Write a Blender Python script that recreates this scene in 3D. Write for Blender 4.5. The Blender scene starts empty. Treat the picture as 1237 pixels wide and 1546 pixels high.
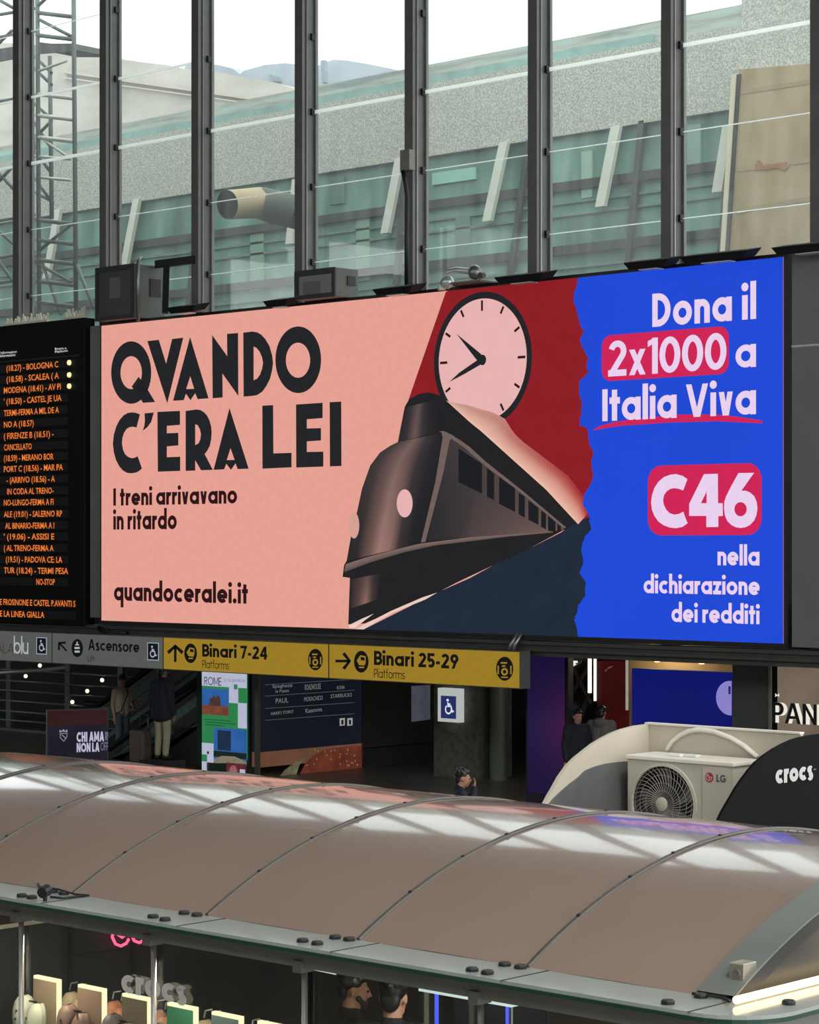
import bpy, bmesh, math, random
from mathutils import Vector, Matrix, noise
from mathutils.geometry import tessellate_polygon
random.seed(7)
SC = bpy.context.scene
COL = SC.collection
pi = math.pi

# ------------------------------------------------------------------ camera, sky, sun, exposure
EYE = 4.5                      # the photo is taken from a mezzanine, 4.5 m above the concourse
FPX, SN, CS, HOR = 3500.0, .6816, .7318, 825.0
cam = bpy.data.cameras.new('camera'); camo = bpy.data.objects.new('camera', cam); COL.objects.link(camo)
cam.sensor_fit = 'HORIZONTAL'; cam.sensor_width = 36; cam.lens = 36 * FPX / 1237
cam.shift_y = (HOR - 773) / 1237
cam.clip_end = 500
camo.location = (0, 0, EYE); camo.rotation_euler = (pi / 2, 0, math.asin(SN))
SC.camera = camo

W = bpy.data.worlds.new('sky'); SC.world = W; W.use_nodes = True
wn = W.node_tree; wn.nodes.clear()
wo = wn.nodes.new('ShaderNodeOutputWorld'); bg = wn.nodes.new('ShaderNodeBackground')
tc = wn.nodes.new('ShaderNodeTexCoord'); nz = wn.nodes.new('ShaderNodeTexNoise'); cr = wn.nodes.new('ShaderNodeValToRGB')
mp = wn.nodes.new('ShaderNodeMapping'); mp.inputs['Scale'].default_value = (1.0, 1.0, 2.2)
mp.inputs['Location'].default_value = (0.55, 0.2, 0.0)
nz.inputs['Scale'].default_value = 2.3; nz.inputs['Detail'].default_value = 6
cr.color_ramp.elements[0].position = .32; cr.color_ramp.elements[0].color = (.86, 1.12, 1.24, 1)
cr.color_ramp.elements[1].position = .46; cr.color_ramp.elements[1].color = (2.1, 2.13, 2.18, 1)
wn.links.new(tc.outputs['Generated'], mp.inputs['Vector']); wn.links.new(mp.outputs[0], nz.inputs['Vector'])
wn.links.new(nz.outputs['Fac'], cr.inputs[0]); wn.links.new(cr.outputs[0], bg.inputs[0])
bg.inputs[1].default_value = 1.0
wn.links.new(bg.outputs[0], wo.inputs[0])

sl = bpy.data.lights.new('sun', 'SUN'); so = bpy.data.objects.new('sun', sl); COL.objects.link(so)
sl.energy = 1.1; sl.angle = math.radians(6); sl.color = (1, .95, .86)
so.rotation_euler = Vector((-.50, .22, -.84)).to_track_quat('-Z', 'Y').to_euler()
SC.view_settings.view_transform = 'Standard'; SC.view_settings.look = 'None'
SC.view_settings.exposure = 0.0; SC.view_settings.gamma = 1; SC.view_settings.use_curve_mapping = False

# ------------------------------------------------------------------ helpers
def lin(c):
    return tuple(((v / 255) / 12.92 if v / 255 <= .04045 else ((v / 255 + .055) / 1.055) ** 2.4) for v in c) + (1,)

MATS = {}
def pm(name, rgb, rough=.5, metal=0, var=.12, scale=6, spec=.5, emit=None, es=1.0, bump=0, aniso=(1, 1, 1), coat=0):
    """principled material with a little procedural variation of its own colour"""
    if name in MATS: return MATS[name]
    m = bpy.data.materials.new(name); m.use_nodes = True; nt = m.node_tree
    b = nt.nodes['Principled BSDF']
    t = nt.nodes.new('ShaderNodeTexCoord'); mpn = nt.nodes.new('ShaderNodeMapping'); n = nt.nodes.new('ShaderNodeTexNoise')
    mpn.inputs['Scale'].default_value = aniso
    n.inputs['Scale'].default_value = scale; n.inputs['Detail'].default_value = 5
    nt.links.new(t.outputs['Object'], mpn.inputs[0]); nt.links.new(mpn.outputs[0], n.inputs['Vector'])
    r = nt.nodes.new('ShaderNodeValToRGB'); c = lin(rgb)
    r.color_ramp.elements[0].position = .3; r.color_ramp.elements[1].position = .7
    r.color_ramp.elements[0].color = tuple(v * (1 - var) for v in c[:3]) + (1,)
    r.color_ramp.elements[1].color = tuple(min(1, v * (1 + var)) for v in c[:3]) + (1,)
    nt.links.new(n.outputs['Fac'], r.inputs[0])
    b.inputs['Roughness'].default_value = rough; b.inputs['Metallic'].default_value = metal
    b.inputs['Specular IOR Level'].default_value = spec
    b.inputs['Coat Weight'].default_value = coat; b.inputs['Coat Roughness'].default_value = .075
    if emit is not None:
        b.inputs['Base Color'].default_value = (.01, .01, .01, 1)
        c = lin(emit)
        r.color_ramp.elements[0].color = tuple(v * (1 - var) for v in c[:3]) + (1,)
        r.color_ramp.elements[1].color = tuple(v * (1 + var) for v in c[:3]) + (1,)
        nt.links.new(r.outputs[0], b.inputs['Emission Color']); b.inputs['Emission Strength'].default_value = es
    else:
        nt.links.new(r.outputs[0], b.inputs['Base Color'])
    if bump:
        bu = nt.nodes.new('ShaderNodeBump'); bu.inputs['Strength'].default_value = bump; bu.inputs['Distance'].default_value = .02
        nt.links.new(n.outputs['Fac'], bu.inputs['Height']); nt.links.new(bu.outputs[0], b.inputs['Normal'])
    MATS[name] = m
    return m

def led(name, rgb, var=.04, es=1.0, scale=9):
    return pm(name, rgb, rough=.7, spec=.1, var=var, scale=scale, emit=rgb, es=es)

def vcol(name, es=1.0):
    """LED picture: emission follows the colour attribute that holds the picture"""
    if name in MATS: return MATS[name]
    m = bpy.data.materials.new(name); m.use_nodes = True; nt = m.node_tree; b = nt.nodes['Principled BSDF']
    a = nt.nodes.new('ShaderNodeVertexColor'); a.layer_name = 'Col'
    n = nt.nodes.new('ShaderNodeTexNoise'); n.inputs['Scale'].default_value = 30
    t = nt.nodes.new('ShaderNodeTexCoord'); nt.links.new(t.outputs['Object'], n.inputs['Vector'])
    mx = nt.nodes.new('ShaderNodeMix'); mx.data_type = 'RGBA'; mx.blend_type = 'OVERLAY'; mx.inputs[0].default_value = .12
    nt.links.new(a.outputs[0], mx.inputs[6]); nt.links.new(n.outputs['Fac'], mx.inputs[7])
    b.inputs['Base Color'].default_value = (.01, .01, .01, 1); b.inputs['Roughness'].default_value = .7
    b.inputs['Specular IOR Level'].default_value = .1
    nt.links.new(mx.outputs[2], b.inputs['Emission Color']); b.inputs['Emission Strength'].default_value = es
    MATS[name] = m
    return m

def glass(name, tint=(.95, .98, .965), refl=.08, haze=.0, rough=.02):
    if name in MATS: return MATS[name]
    m = bpy.data.materials.new(name); m.use_nodes = True; nt = m.node_tree; nt.nodes.clear()
    o = nt.nodes.new('ShaderNodeOutputMaterial'); tr = nt.nodes.new('ShaderNodeBsdfTransparent'); gl = nt.nodes.new('ShaderNodeBsdfGlossy')
    tr.inputs[0].default_value = tint + (1,); gl.inputs['Roughness'].default_value = rough
    fr = nt.nodes.new('ShaderNodeFresnel'); fr.inputs[0].default_value = 1.45
    mu = nt.nodes.new('ShaderNodeMath'); mu.operation = 'MULTIPLY'; mu.inputs[1].default_value = refl * 10
    nt.links.new(fr.outputs[0], mu.inputs[0])
    mx = nt.nodes.new('ShaderNodeMixShader'); nt.links.new(mu.outputs[0], mx.inputs[0]); nt.links.new(tr.outputs[0], mx.inputs[1]); nt.links.new(gl.outputs[0], mx.inputs[2])
    last = mx
    if haze:
        tl = nt.nodes.new('ShaderNodeBsdfTranslucent'); tl.inputs[0].default_value = (.9, .92, .9, 1)
        n = nt.nodes.new('ShaderNodeTexNoise'); n.inputs['Scale'].default_value = 1.2; n.inputs['Detail'].default_value = 8
        t = nt.nodes.new('ShaderNodeTexCoord'); mm = nt.nodes.new('ShaderNodeMapping'); mm.inputs['Scale'].default_value = (4, 4, .5)
        nt.links.new(t.outputs['Object'], mm.inputs[0]); nt.links.new(mm.outputs[0], n.inputs['Vector'])
        k = nt.nodes.new('ShaderNodeMath'); k.operation = 'MULTIPLY'; k.inputs[1].default_value = haze * 2
        nt.links.new(n.outputs['Fac'], k.inputs[0])
        m2 = nt.nodes.new('ShaderNodeMixShader'); nt.links.new(k.outputs[0], m2.inputs[0]); nt.links.new(mx.outputs[0], m2.inputs[1]); nt.links.new(tl.outputs[0], m2.inputs[2])
        last = m2
    nt.links.new(last.outputs[0], o.inputs[0])
    MATS[name] = m
    return m

def ray(x, y):
    return Vector((-SN * FPX + CS * (x - 618.5), CS * FPX + SN * (x - 618.5), HOR - y))
CAM = Vector((0, 0, EYE))

class Plane:
    """a vertical plane in the place; surveyed from the photograph's perspective"""
    def __init__(s, p0, u):
        s.P = Vector(p0); s.U = Vector(u).normalized(); s.N = Vector((s.U.y, -s.U.x, 0))
    def px(s, x, y):
        r = ray(x, y); t = (s.P - CAM).dot(s.N) / r.dot(s.N); q = CAM + r * t
        return ((q - s.P).dot(s.U), q.z)
    def at(s, u, v, d=0):
        q = s.P + s.U * u + s.N * d
        return Vector((q.x, q.y, v))
    def p3(s, x, y, d=0):
        return s.at(*s.px(x, y), d)
def YP(Y): return Plane((0, Y, 0), (1, 0, 0))          # faces -Y, the camera's side
def XP(X): return Plane((X, 0, 0), (0, 1, 0))          # faces +X
def FP(d): return Plane((-SN * d, CS * d, 0), (CS, SN, 0))   # faces the camera
def onZ(x, y, z):
    r = ray(x, y); return CAM + r * ((z - EYE) / r.z)

class MB:
    def __init__(s): s.v = []; s.f = []; s.c = None
    def add(s, vs, fs, cols=None):
        o = len(s.v); s.v += [Vector(p) for p in vs]; s.f += [tuple(i + o for i in f) for f in fs]
        if cols is not None:
            if s.c is None: s.c = []
            s.c += cols
        return s
    def box(s, a, b):
        x0, y0, z0 = a; x1, y1, z1 = b
        return s.add([(x0, y0, z0), (x1, y0, z0), (x1, y1, z0), (x0, y1, z0), (x0, y0, z1), (x1, y0, z1), (x1, y1, z1), (x0, y1, z1)],
                     [(0, 3, 2, 1), (4, 5, 6, 7), (0, 1, 5, 4), (1, 2, 6, 5), (2, 3, 7, 6), (3, 0, 4, 7)])
    def obox(s, c, ux, uy, uz):
        c, ux, uy, uz = map(Vector, (c, ux, uy, uz)); vs = []
        for k in (-1, 1):
            for i, j in ((-1, -1), (1, -1), (1, 1), (-1, 1)): vs.append(c + ux * i + uy * j + uz * k)
        return s.add(vs, [(0, 3, 2, 1), (4, 5, 6, 7), (0, 1, 5, 4), (1, 2, 6, 5), (2, 3, 7, 6), (3, 0, 4, 7)])
    def bar(s, a, b, w, h, up=(0, 0, 1)):
        a, b = Vector(a), Vector(b); d = b - a; n = d.cross(Vector(up))
        if n.length < 1e-6: n = d.cross(Vector((1, 0, 0)))
        n.normalize(); m = n.cross(d).normalized()
        return s.obox((a + b) / 2, d / 2, n * w / 2, m * h / 2)
    def tube(s, pts, r, n=10, caps=True):
        pts = [Vector(p) for p in pts]; rs = r if isinstance(r, (list, tuple)) else [r] * len(pts)
        vs = []; fs = []; ref = None
        for i, p in enumerate(pts):
            d = (pts[min(i + 1, len(pts) - 1)] - pts[max(i - 1, 0)]).normalized()
            if ref is None: ref = d.orthogonal().normalized()
            a = (ref - d * ref.dot(d)).normalized(); b = d.cross(a); ref = a
            for k in range(n):
                t = 2 * pi * k / n; vs.append(p + (a * math.cos(t) + b * math.sin(t)) * rs[i])
        for i in range(len(pts) - 1):
            for k in range(n):
                fs.append((i * n + k, i * n + (k + 1) % n, (i + 1) * n + (k + 1) % n, (i + 1) * n + k))
        if caps:
            fs.append(tuple(range(n - 1, -1, -1))); fs.append(tuple(range((len(pts) - 1) * n, len(pts) * n)))
        return s.add(vs, fs)
    def lathe(s, o, axis, prof, n=24):
        o = Vector(o); ax = Vector(axis).normalized(); a = ax.orthogonal().normalized(); b = ax.cross(a); vs = []; fs = []
        for (r, h) in prof:
            for k in range(n):
                t = 2 * pi * k / n; vs.append(o + ax * h + (a * math.cos(t) + b * math.sin(t)) * max(r, 1e-4))
        for i in range(len(prof) - 1):
            for k in range(n):
                fs.append((i * n + k, i * n + (k + 1) % n, (i + 1) * n + (k + 1) % n, (i + 1) * n + k))
        return s.add(vs, fs)
    def ball(s, c, r, n=14, m=9, rot=None):
        c = Vector(c); r = Vector(r) if isinstance(r, (tuple, list, Vector)) else Vector((r, r, r)); vs = []; fs = []
        for i in range(m + 1):
            p = pi * i / m
            for k in range(n):
                t = 2 * pi * k / n; q = Vector((r.x * math.sin(p) * math.cos(t), r.y * math.sin(p) * math.sin(t), r.z * math.cos(p)))
                if rot: q = rot @ q
                vs.append(c + q)
        for i in range(m):
            for k in range(n): fs.append((i * n + k, (i + 1) * n + k, (i + 1) * n + (k + 1) % n, i * n + (k + 1) % n))
        return s.add(vs, fs)
    def loops(s, pl, loops, d=0, thick=0):
        """flat (or thick) polygon with holes; loops hold (u, v) on plane pl"""
        tri = tessellate_polygon([[Vector((u, v, 0)) for u, v in L] for L in loops])
        flat = [p for L in loops for p in L]
        fr = [pl.at(u, v, d) for u, v in flat]
        s.add(fr, [tuple(t) for t in tri])
        if thick:
            s.add([pl.at(u, v, d - thick) for u, v in flat], [tuple(reversed(t)) for t in tri])
            for L in loops:
                n = len(L); vs = [pl.at(u, v, d) for u, v in L] + [pl.at(u, v, d - thick) for u, v in L]
                s.add(vs, [(i, (i + 1) % n, n + (i + 1) % n, n + i) for i in range(n)])
        return s
    def pxpoly(s, pl, loops, d=0, thick=0):
        if not isinstance(loops[0][0], (tuple, list)): loops = [loops]
        return s.loops(pl, [[pl.px(*p) for p in L] for L in loops], d, thick)
    def rect(s, pl, x0, y0, x1, y1, d=0, thick=0):
        """upright rectangle on a plane: left edge x0, right edge x1 in the survey frame, heights taken at the left edge"""
        u0, v0 = pl.px(x0, y0); _, v1 = pl.px(x0, y1); u1, _ = pl.px(x1, y0)
        return s.loops(pl, [[(u0, v1), (u1, v1), (u1, v0), (u0, v0)]], d, thick)
    def grid(s, rows, cols=None):
        n = len(rows[0]); vs = [p for r in rows for p in r]
        fs = [(i * n + k, i * n + k + 1, (i + 1) * n + k + 1, (i + 1) * n + k) for i in range(len(rows) - 1) for k in range(n - 1)]
        return s.add(vs, fs, [c for r in cols for c in r] if cols else None)
    def build(s, name, mat, parent=None, loc=None, smooth=False, label=None, bevel=0):
        if loc is None: loc = ROOT.get(parent.name, Vector()) if parent else Vector()
        loc = Vector(loc)
        me = bpy.data.meshes.new(name)
        me.from_pydata([p - loc for p in s.v], [], s.f)
        if s.c is not None:
            at = me.color_attributes.new('Col', 'FLOAT_COLOR', 'POINT')
            for i, c in enumerate(s.c): at.data[i].color = lin(c)
        me.materials.append(mat)
        if smooth:
            for p in me.polygons: p.use_smooth = True
        o = bpy.data.objects.new(name, me); COL.objects.link(o)
        if bevel:
            b = o.modifiers.new('bevel', 'BEVEL'); b.width = bevel; b.segments = 2; b.limit_method = 'ANGLE'
        if smooth == 2:
            e = o.modifiers.new('split', 'EDGE_SPLIT'); e.split_angle = math.radians(40)
        if parent: o.parent = parent; ROOT[o.name] = loc
        else: o.location = loc; ROOT[o.name] = loc
        if label: o['label'] = label
        return o
ROOT = {}
def thing(name, label, cat, loc=(0, 0, 0), group=None):
    o = bpy.data.objects.new(name, None); COL.objects.link(o); o.location = loc; o.empty_display_size = .1
    ROOT[o.name] = Vector(loc); o['label'] = label; o['category'] = cat
    if group: o['group'] = group
    return o
def tag(o, label, cat, group=None):
    o['label'] = label; o['category'] = cat
    if group: o['group'] = group
    return o
def struct(o): o['kind'] = 'structure'; return o
def copy_tree(root, loc, label, group=None):
    r = root.copy(); COL.objects.link(r); r.location = loc; r['label'] = label; ROOT[r.name] = Vector(loc)
    if group: r['group'] = group
    for ch in list(root.children):
        c = ch.copy(); COL.objects.link(c); c.parent = r
        for g in list(ch.children):
            d = g.copy(); COL.objects.link(d); d.parent = c
    return r

# ------------------------------------------------------------------ lettering: a geometric sans drawn as strokes
def arc(cx, cy, rx, ry, a0, a1, n=18):
    return [(cx + rx * math.cos(math.radians(a0 + (a1 - a0) * i / n)), cy + ry * math.sin(math.radians(a0 + (a1 - a0) * i / n))) for i in range(n + 1)]
def glyph(ch, w):
    """strokes (centre line, closed, width) / filled polygons and the advance; x-height 1, caps 1.4"""
    h = w / 2; S = []; K = 1.4; A = 1.55
    def st(x, y0, y1): S.append(('p', [(x - h, y0), (x + h, y0), (x + h, y1), (x - h, y1)]))
    def hb(x0, x1, y): S.append(('p', [(x0, y - h), (x1, y - h), (x1, y + h), (x0, y + h)]))
    def sl(x0, y0, x1, y1, k=1.0):
        g = h * k * math.hypot(x1 - x0, y1 - y0) / max(abs(y1 - y0), 1e-6)
        S.append(('p', [(x0 - g, y0), (x0 + g, y0), (x1 + g, y1), (x1 - g, y1)]))
    def pl(pts, closed=False): S.append(('c' if closed else 's', pts))
    def dot(x, y, r): S.append(('p', arc(x, y, r, r, 0, 360, 16)[:-1]))
    R = .5 - h
    if ch in 'adbqpog':
        pl(arc(.5, .5, R, R, 0, 360, 28)[:-1], True); adv = 1.0
        if ch == 'a': st(1 - h, 0, 1)
        if ch == 'd': st(1 - h, 0, A)
        if ch == 'q': st(1 - h, -.5, 1)
        if ch == 'b': st(h, 0, A)
        if ch == 'p': st(h, -.5, 1)
        if ch == 'g': st(1 - h, 0, 1); pl([(1 - h, 0)] + arc(.5, -.05, R, R, 0, -150, 10))
    elif ch == 'c': pl(arc(.5, .5, R, R, 48, 312)); adv = .86
    elif ch == 'e': pl(arc(.5, .5, R, R, 0, 318, 24)); hb(h * .5, 1 - h * .2, .48); adv = 1.0
    elif ch in 'nhm':
        st(h, 0, A if ch == 'h' else 1); r = .40 - h
        pl([(h, .58)] + arc(.40, .60, r, .40 - h, 180, 0, 12) + [(.80 - h, 0)]); adv = .80
        if ch == 'm': pl([(.8 - h, .58)] + arc(1.2 - w, .60, r, .40 - h, 180, 0, 12) + [(1.6 - w - h, 0)]); adv = 1.6 - w
    elif ch == 'u':
        r = .40 - h; st(.80 - h, 0, 1); pl([(h, 1)] + arc(.40, .40, r, .40 - h, 180, 360, 12) + [(.8 - h, .42)]); adv = .80
    elif ch == 'r': st(h, 0, 1); pl([(h, .5)] + arc(.46, .5, .46 - h, .5 - h, 180, 75, 8)); adv = .54
    elif ch == 'i': st(h, 0, 1); dot(h, 1.33, w * .62); adv = w
    elif ch == 'l': st(h, 0, A); adv = w
    elif ch == 't': st(.27, 0, 1.36); hb(0, .56, 1 - h * .8); adv = .56
    elif ch == 'f': st(.24, 0, 1.1); pl([(.24, 1.05)] + arc(.24 + .22, 1.2, .22, .28, 180, 80, 8)); hb(0, .5, 1 - h); adv = .5
    elif ch == 'v': sl(.36, 0, h * 1.15, 1, .9); sl(.40, 0, .76 - h * 1.15, 1, .9); adv = .76
    elif ch == 'x': sl(.78 - h * 1.2, 0, h * 1.2, 1, .9); sl(h * 1.2, 0, .78 - h * 1.2, 1, .9); adv = .78
    elif ch == 'z': hb(0, .74, 1 - h); hb(0, .74, h); sl(h * 1.5, .05, .74 - h * 1.5, .95); adv = .74
    elif ch == 's': pl(arc(.33, .74, .33 - h, .26 - h * .9, 25, 260, 14) + arc(.33, .26, .33 - h, .26 - h * .6, 85, -155, 14)); adv = .66
    elif ch == 'I': st(h, 0, K); adv = w
    elif ch == 'D': st(h, 0, K); pl([(h, h), (.3, h)] + arc(.32, K / 2, .66 - h, K / 2 - h, -90, 90, 18) + [(h, K - h)]); adv = .98
    elif ch == 'V': sl(.55, 0, h * 1.1, K, .95); sl(.60, 0, 1.15 - h * 1.1, K, .95); adv = 1.15
    elif ch == 'A': sl(h * 1.1, 0, .55, K, .95); sl(1.15 - h * 1.1, 0, .60, K, .95); hb(.25, .9, .42); adv = 1.15
    elif ch in 'BPR':
        st(h, 0, K); adv = .78; y = .70 if ch != 'P' else .62
        pl([(h, y), (.4, y)] + arc(.42, (y + K - h) / 2, .30, (K - h - y) / 2, -90, 90, 12) + [(h, K - h)])
        if ch == 'B': pl([(h, h), (.44, h)] + arc(.44, (.70 + h) / 2, .34, (.70 - h) / 2, -90, 90, 12) + [(h, .70)]); adv = .84
        if ch == 'R': sl(.84 - h, 0, .38, .72, .9); adv = .86
    elif ch == 'L': st(h, 0, K); hb(h, .66, h); adv = .66
    elif ch == 'E': st(h, 0, K); hb(h, .66, h); hb(h, .62, K / 2); hb(h, .66, K - h); adv = .66
    elif ch == 'F': st(h, 0, K); hb(h, .60, K / 2); hb(h, .64, K - h); adv = .64
    elif ch == 'H': st(h, 0, K); st(.95 - h, 0, K); hb(h, .9, K / 2); adv = .95
    elif ch == 'N': st(h, 0, K); st(1.0 - h, 0, K); sl(1.0 - h, 0, h, K, .8); adv = 1.0
    elif ch == 'M': st(h, 0, K); st(1.2 - h, 0, K); sl(.6, .25, h, K, .8); sl(.6, .25, 1.2 - h, K, .8); adv = 1.2
    elif ch == 'T': st(.42, 0, K); hb(0, .84, K - h); adv = .84
    elif ch == 'S': pl(arc(.4, 1.04, .4 - h, .36 - h, 30, 260, 14) + arc(.4, .37, .4 - h, .37 - h, 85, -150, 14)); adv = .8
    elif ch in 'CG':
        pl(arc(.66, K / 2, .66 - h, K / 2 - h, 45, 315, 22)); adv = 1.12
        if ch == 'G': hb(.66, 1.24, .62); st(1.24 - h, .25, .62); adv = 1.24
    elif ch == 'O': pl(arc(.68, K / 2, .68 - h, K / 2 - h, 0, 360, 30)[:-1], True); adv = 1.36
    elif ch == '0': pl(arc(.45, K / 2, .45 - h, K / 2 - h, 0, 360, 28)[:-1], True); adv = .9
    elif ch == '1': st(.34 - h + .1, 0, K); S.append(('p', [(.0, 1.05), (.0, 1.28), (.30, K), (.34, K), (.34, 1.22)])); adv = .44
    elif ch == '2': pl(arc(.42, .98, .40 - h, .42 - h, 165, -35, 14) + [(.16, h)]); hb(.0, .82, h); adv = .84
    elif ch == '4': st(.62, 0, K); hb(0, .86, .42); sl(.1, .42, .60, K, .85); adv = .86
    elif ch == '5': hb(.16, .74, K - h); pl([(.17, K), (.14, .78)] + arc(.38, .45, .40 - h, .45 - h, 130, -140, 16)); adv = .78
    elif ch == '7': hb(0, .8, K - h); sl(.28, 0, .72 - h * .3, K - .02, .9); adv = .8
    elif ch == '9': pl(arc(.42, .95, .42 - h, .45 - h, 0, 360, 22)[:-1], True); sl(.28, 0, .84 - h * 1.6, .8, .9); adv = .84
    elif ch == '-': hb(.02, .42, .5); adv = .44
    elif ch == '.': dot(w * .62, w * .6, w * .62); adv = w * 1.25
    elif ch == ' ': adv = .40 - .5 * w
    else: adv = .4
    return S, adv
def stroke_poly(pts, w, closed=False):
    pts = [p for i, p in enumerate(pts) if i == 0 or math.hypot(p[0] - pts[i - 1][0], p[1] - pts[i - 1][1]) > 1e-4]
    n = len(pts); L = []; Rr = []
    for i in range(n):
        p = Vector(pts[i]); a = Vector(pts[(i - 1) % n]) if (closed or i > 0) else None; b = Vector(pts[(i + 1) % n]) if (closed or i < n - 1) else None
        d1 = (p - a).normalized() if a is not None and (p - a).length > 1e-9 else None
        d2 = (b - p).normalized() if b is not None and (b - p).length > 1e-9 else None
        if d1 is None: d1 = d2
        if d2 is None: d2 = d1
        t = (d1 + d2)
        t = t.normalized() if t.length > 1e-6 else d1
        nn = Vector((-t.y, t.x)); k = 1 / max(.5, nn.dot(Vector((-d1.y, d1.x))))
        L.append(p + nn * w / 2 * k); Rr.append(p - nn * w / 2 * k)
    return L, Rr
def text2d(s, w, track=.13):
    """list of convex-ish polygons in x-height units, total width"""
    out = []; x = 0
    for ch in s:
        S, adv = glyph(ch, w)
        for k, pts in S:
            pts = [(p[0] + x, p[1]) for p in pts]
            if k == 'p': out.append(pts)
            else:
                L, R_ = stroke_poly(pts, w, k == 'c'); n = len(L)
                for i in range(n if k == 'c' else n - 1):
                    j = (i + 1) % n; out.append([tuple(L[i]), tuple(R_[i]), tuple(R_[j]), tuple(L[j])])
        x += adv + track
    return out, x - track
def put_text(mb, pl, s, x0, y0, x1, y1, ytop, w=.22, d=.01, kind='cap', track=.13, thick=0):
    """set a line of text between two baseline points; ytop is the height of its capitals (or x-height letters)"""
    u0, v0 = pl.px(x0, y0); u1, v1 = pl.px(x1, y1); _, vt = pl.px(x0, ytop)
    hh = (vt - v0) / {'cap': 1.4, 'x': 1.0, 'asc': 1.55}[kind]
    polys, wd = text2d(s, w, track); k = (u1 - u0) / wd; vb = (v0 + v1) / 2 if kind != 'cap' else (v0 + v1) / 2
    for P in polys:
        d += 4e-5
        if thick: mb.loops(pl, [[(u0 + p[0] * k, vb + p[1] * hh) for p in P]], d, thick)
        else: mb.add([pl.at(u0 + p[0] * k, vb + p[1] * hh, d) for p in P], [tuple(range(len(P)))])
def font_text(mb, pl, s, x0, y0, x1, y1, ytop, d=.01):
    """a line in the plain default face, set between two baseline points"""
    cu = bpy.data.curves.new('line', 'FONT'); cu.body = s; cu.size = 1; cu.resolution_u = 2
    ob = bpy.data.objects.new('line', cu); COL.objects.link(ob)
    me = bpy.data.meshes.new_from_object(ob.evaluated_get(bpy.context.evaluated_depsgraph_get()))
    xs = [v.co.x for v in me.vertices]
    if xs:
        a, b = min(xs), max(xs); u0, v0 = pl.px(x0, y0); u1, v1 = pl.px(x1, y1); _, vt = pl.px(x0, ytop)
        k = (u1 - u0) / (b - a); hh = (vt - v0) / .70
        mb.add([pl.at(u0 + (v.co.x - a) * k, v0 + (v1 - v0) * (v.co.x - a) / (b - a) + v.co.y * hh, d) for v in me.vertices], [tuple(p.vertices) for p in me.polygons])
    bpy.data.objects.remove(ob); bpy.data.curves.remove(cu); bpy.data.meshes.remove(me)
def ell(cx, cy, rx, ry, n=48, a0=0, a1=360):
    return arc(cx, cy, rx, ry, a0, a1, n)[:-1] if a1 - a0 == 360 else arc(cx, cy, rx, ry, a0, a1, n)
def rrect(u0, v0, u1, v1, r, n=6):
    L = []
    for cx, cy, a in ((u1 - r, v1 - r, 0), (u0 + r, v1 - r, 90), (u0 + r, v0 + r, 180), (u1 - r, v0 + r, 270)): L += arc(cx, cy, r, r, a, a + 90, n)
    return L

# ------------------------------------------------------------------ materials of the place
M_steel = pm('dark_steel', (104, 102, 98), .5, .2, .12, 3)
M_black = pm('black_paint', (22, 24, 25), .5, 0, .15, 4)
M_grey = pm('grey_panel', (118, 120, 118), .6, 0, .06, 2)
M_floor = pm('floor_stone', (120, 116, 108), .35, 0, .15, 1.2)
M_dark = pm('dark_wall', (58, 58, 56), .6, 0, .15, 2)
M_chrome = pm('chrome', (190, 190, 188), .18, 1, .05, 5)
M_alu = pm('brushed_metal', (150, 152, 148), .35, .8, .08, 5)
M_white = pm('white_paint', (224, 220, 208), .5, 0, .04, 3)
M_pane = glass('facade_glass', (.93, .97, .95), .014, .05)
M_clear = glass('clear_glass', (.95, .97, .96), .012)

M_joint = bpy.data.materials.new('pale_joint'); M_joint.use_nodes = True; _n = M_joint.node_tree; _n.nodes.clear()
_o = _n.nodes.new('ShaderNodeOutputMaterial'); _d = _n.nodes.new('ShaderNodeBsdfDiffuse'); _t = _n.nodes.new('ShaderNodeBsdfTranslucent'); _a = _n.nodes.new('ShaderNodeAddShader')
_d.inputs[0].default_value = (.08, .08, .08, 1); _t.inputs[0].default_value = (.9, .91, .89, 1)
_n.links.new(_d.outputs[0], _a.inputs[0]); _n.links.new(_t.outputs[0], _a.inputs[1]); _n.links.new(_a.outputs[0], _o.inputs[0])

# ------------------------------------------------------------------ large structure
struct(MB().box((-75, -8, -.2), (8, 46, 0)).build('floor', M_floor))
cl = MB()
for k in range(9):                         # the hall's roof: dark slabs, with unseen skylight gaps sized to tune the light
    y = -7.5 + k * 4.2; cl.box((-75, y, 17.2), (-3, y + (4.2 if k > 2 else 3.2), 17.8))
for k in range(10):
    x = -72 + k * 7.0; cl.box((x, -8, 16.6), (x + .7, 30.0, 17.2))
struct(cl.build('ceiling', M_dark))
struct(MB().box((-75, 30.7, 3.3), (8, 46, 3.7)).build('ceiling', M_dark))
struct(MB().box((-75, 45.8, 0), (8, 46.2, 3.3)).build('wall_back', M_dark))
struct(MB().box((-75, -8.4, 0), (8, -8.1, 12.0)).build('wall_front_lightblock', M_dark))  # unseen wall added behind the camera to darken faces turned that way
struct(MB().box((-75.3, -8.1, 0), (-75, 30.0, 17.8)).build('wall_left_lightblock', M_dark))  # unseen end wall added to keep bright sky out of the pane reflections
struct(MB().box((-130, 46.2, -.2), (-20, 95, 0)).build('floor', M_dark))

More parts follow.
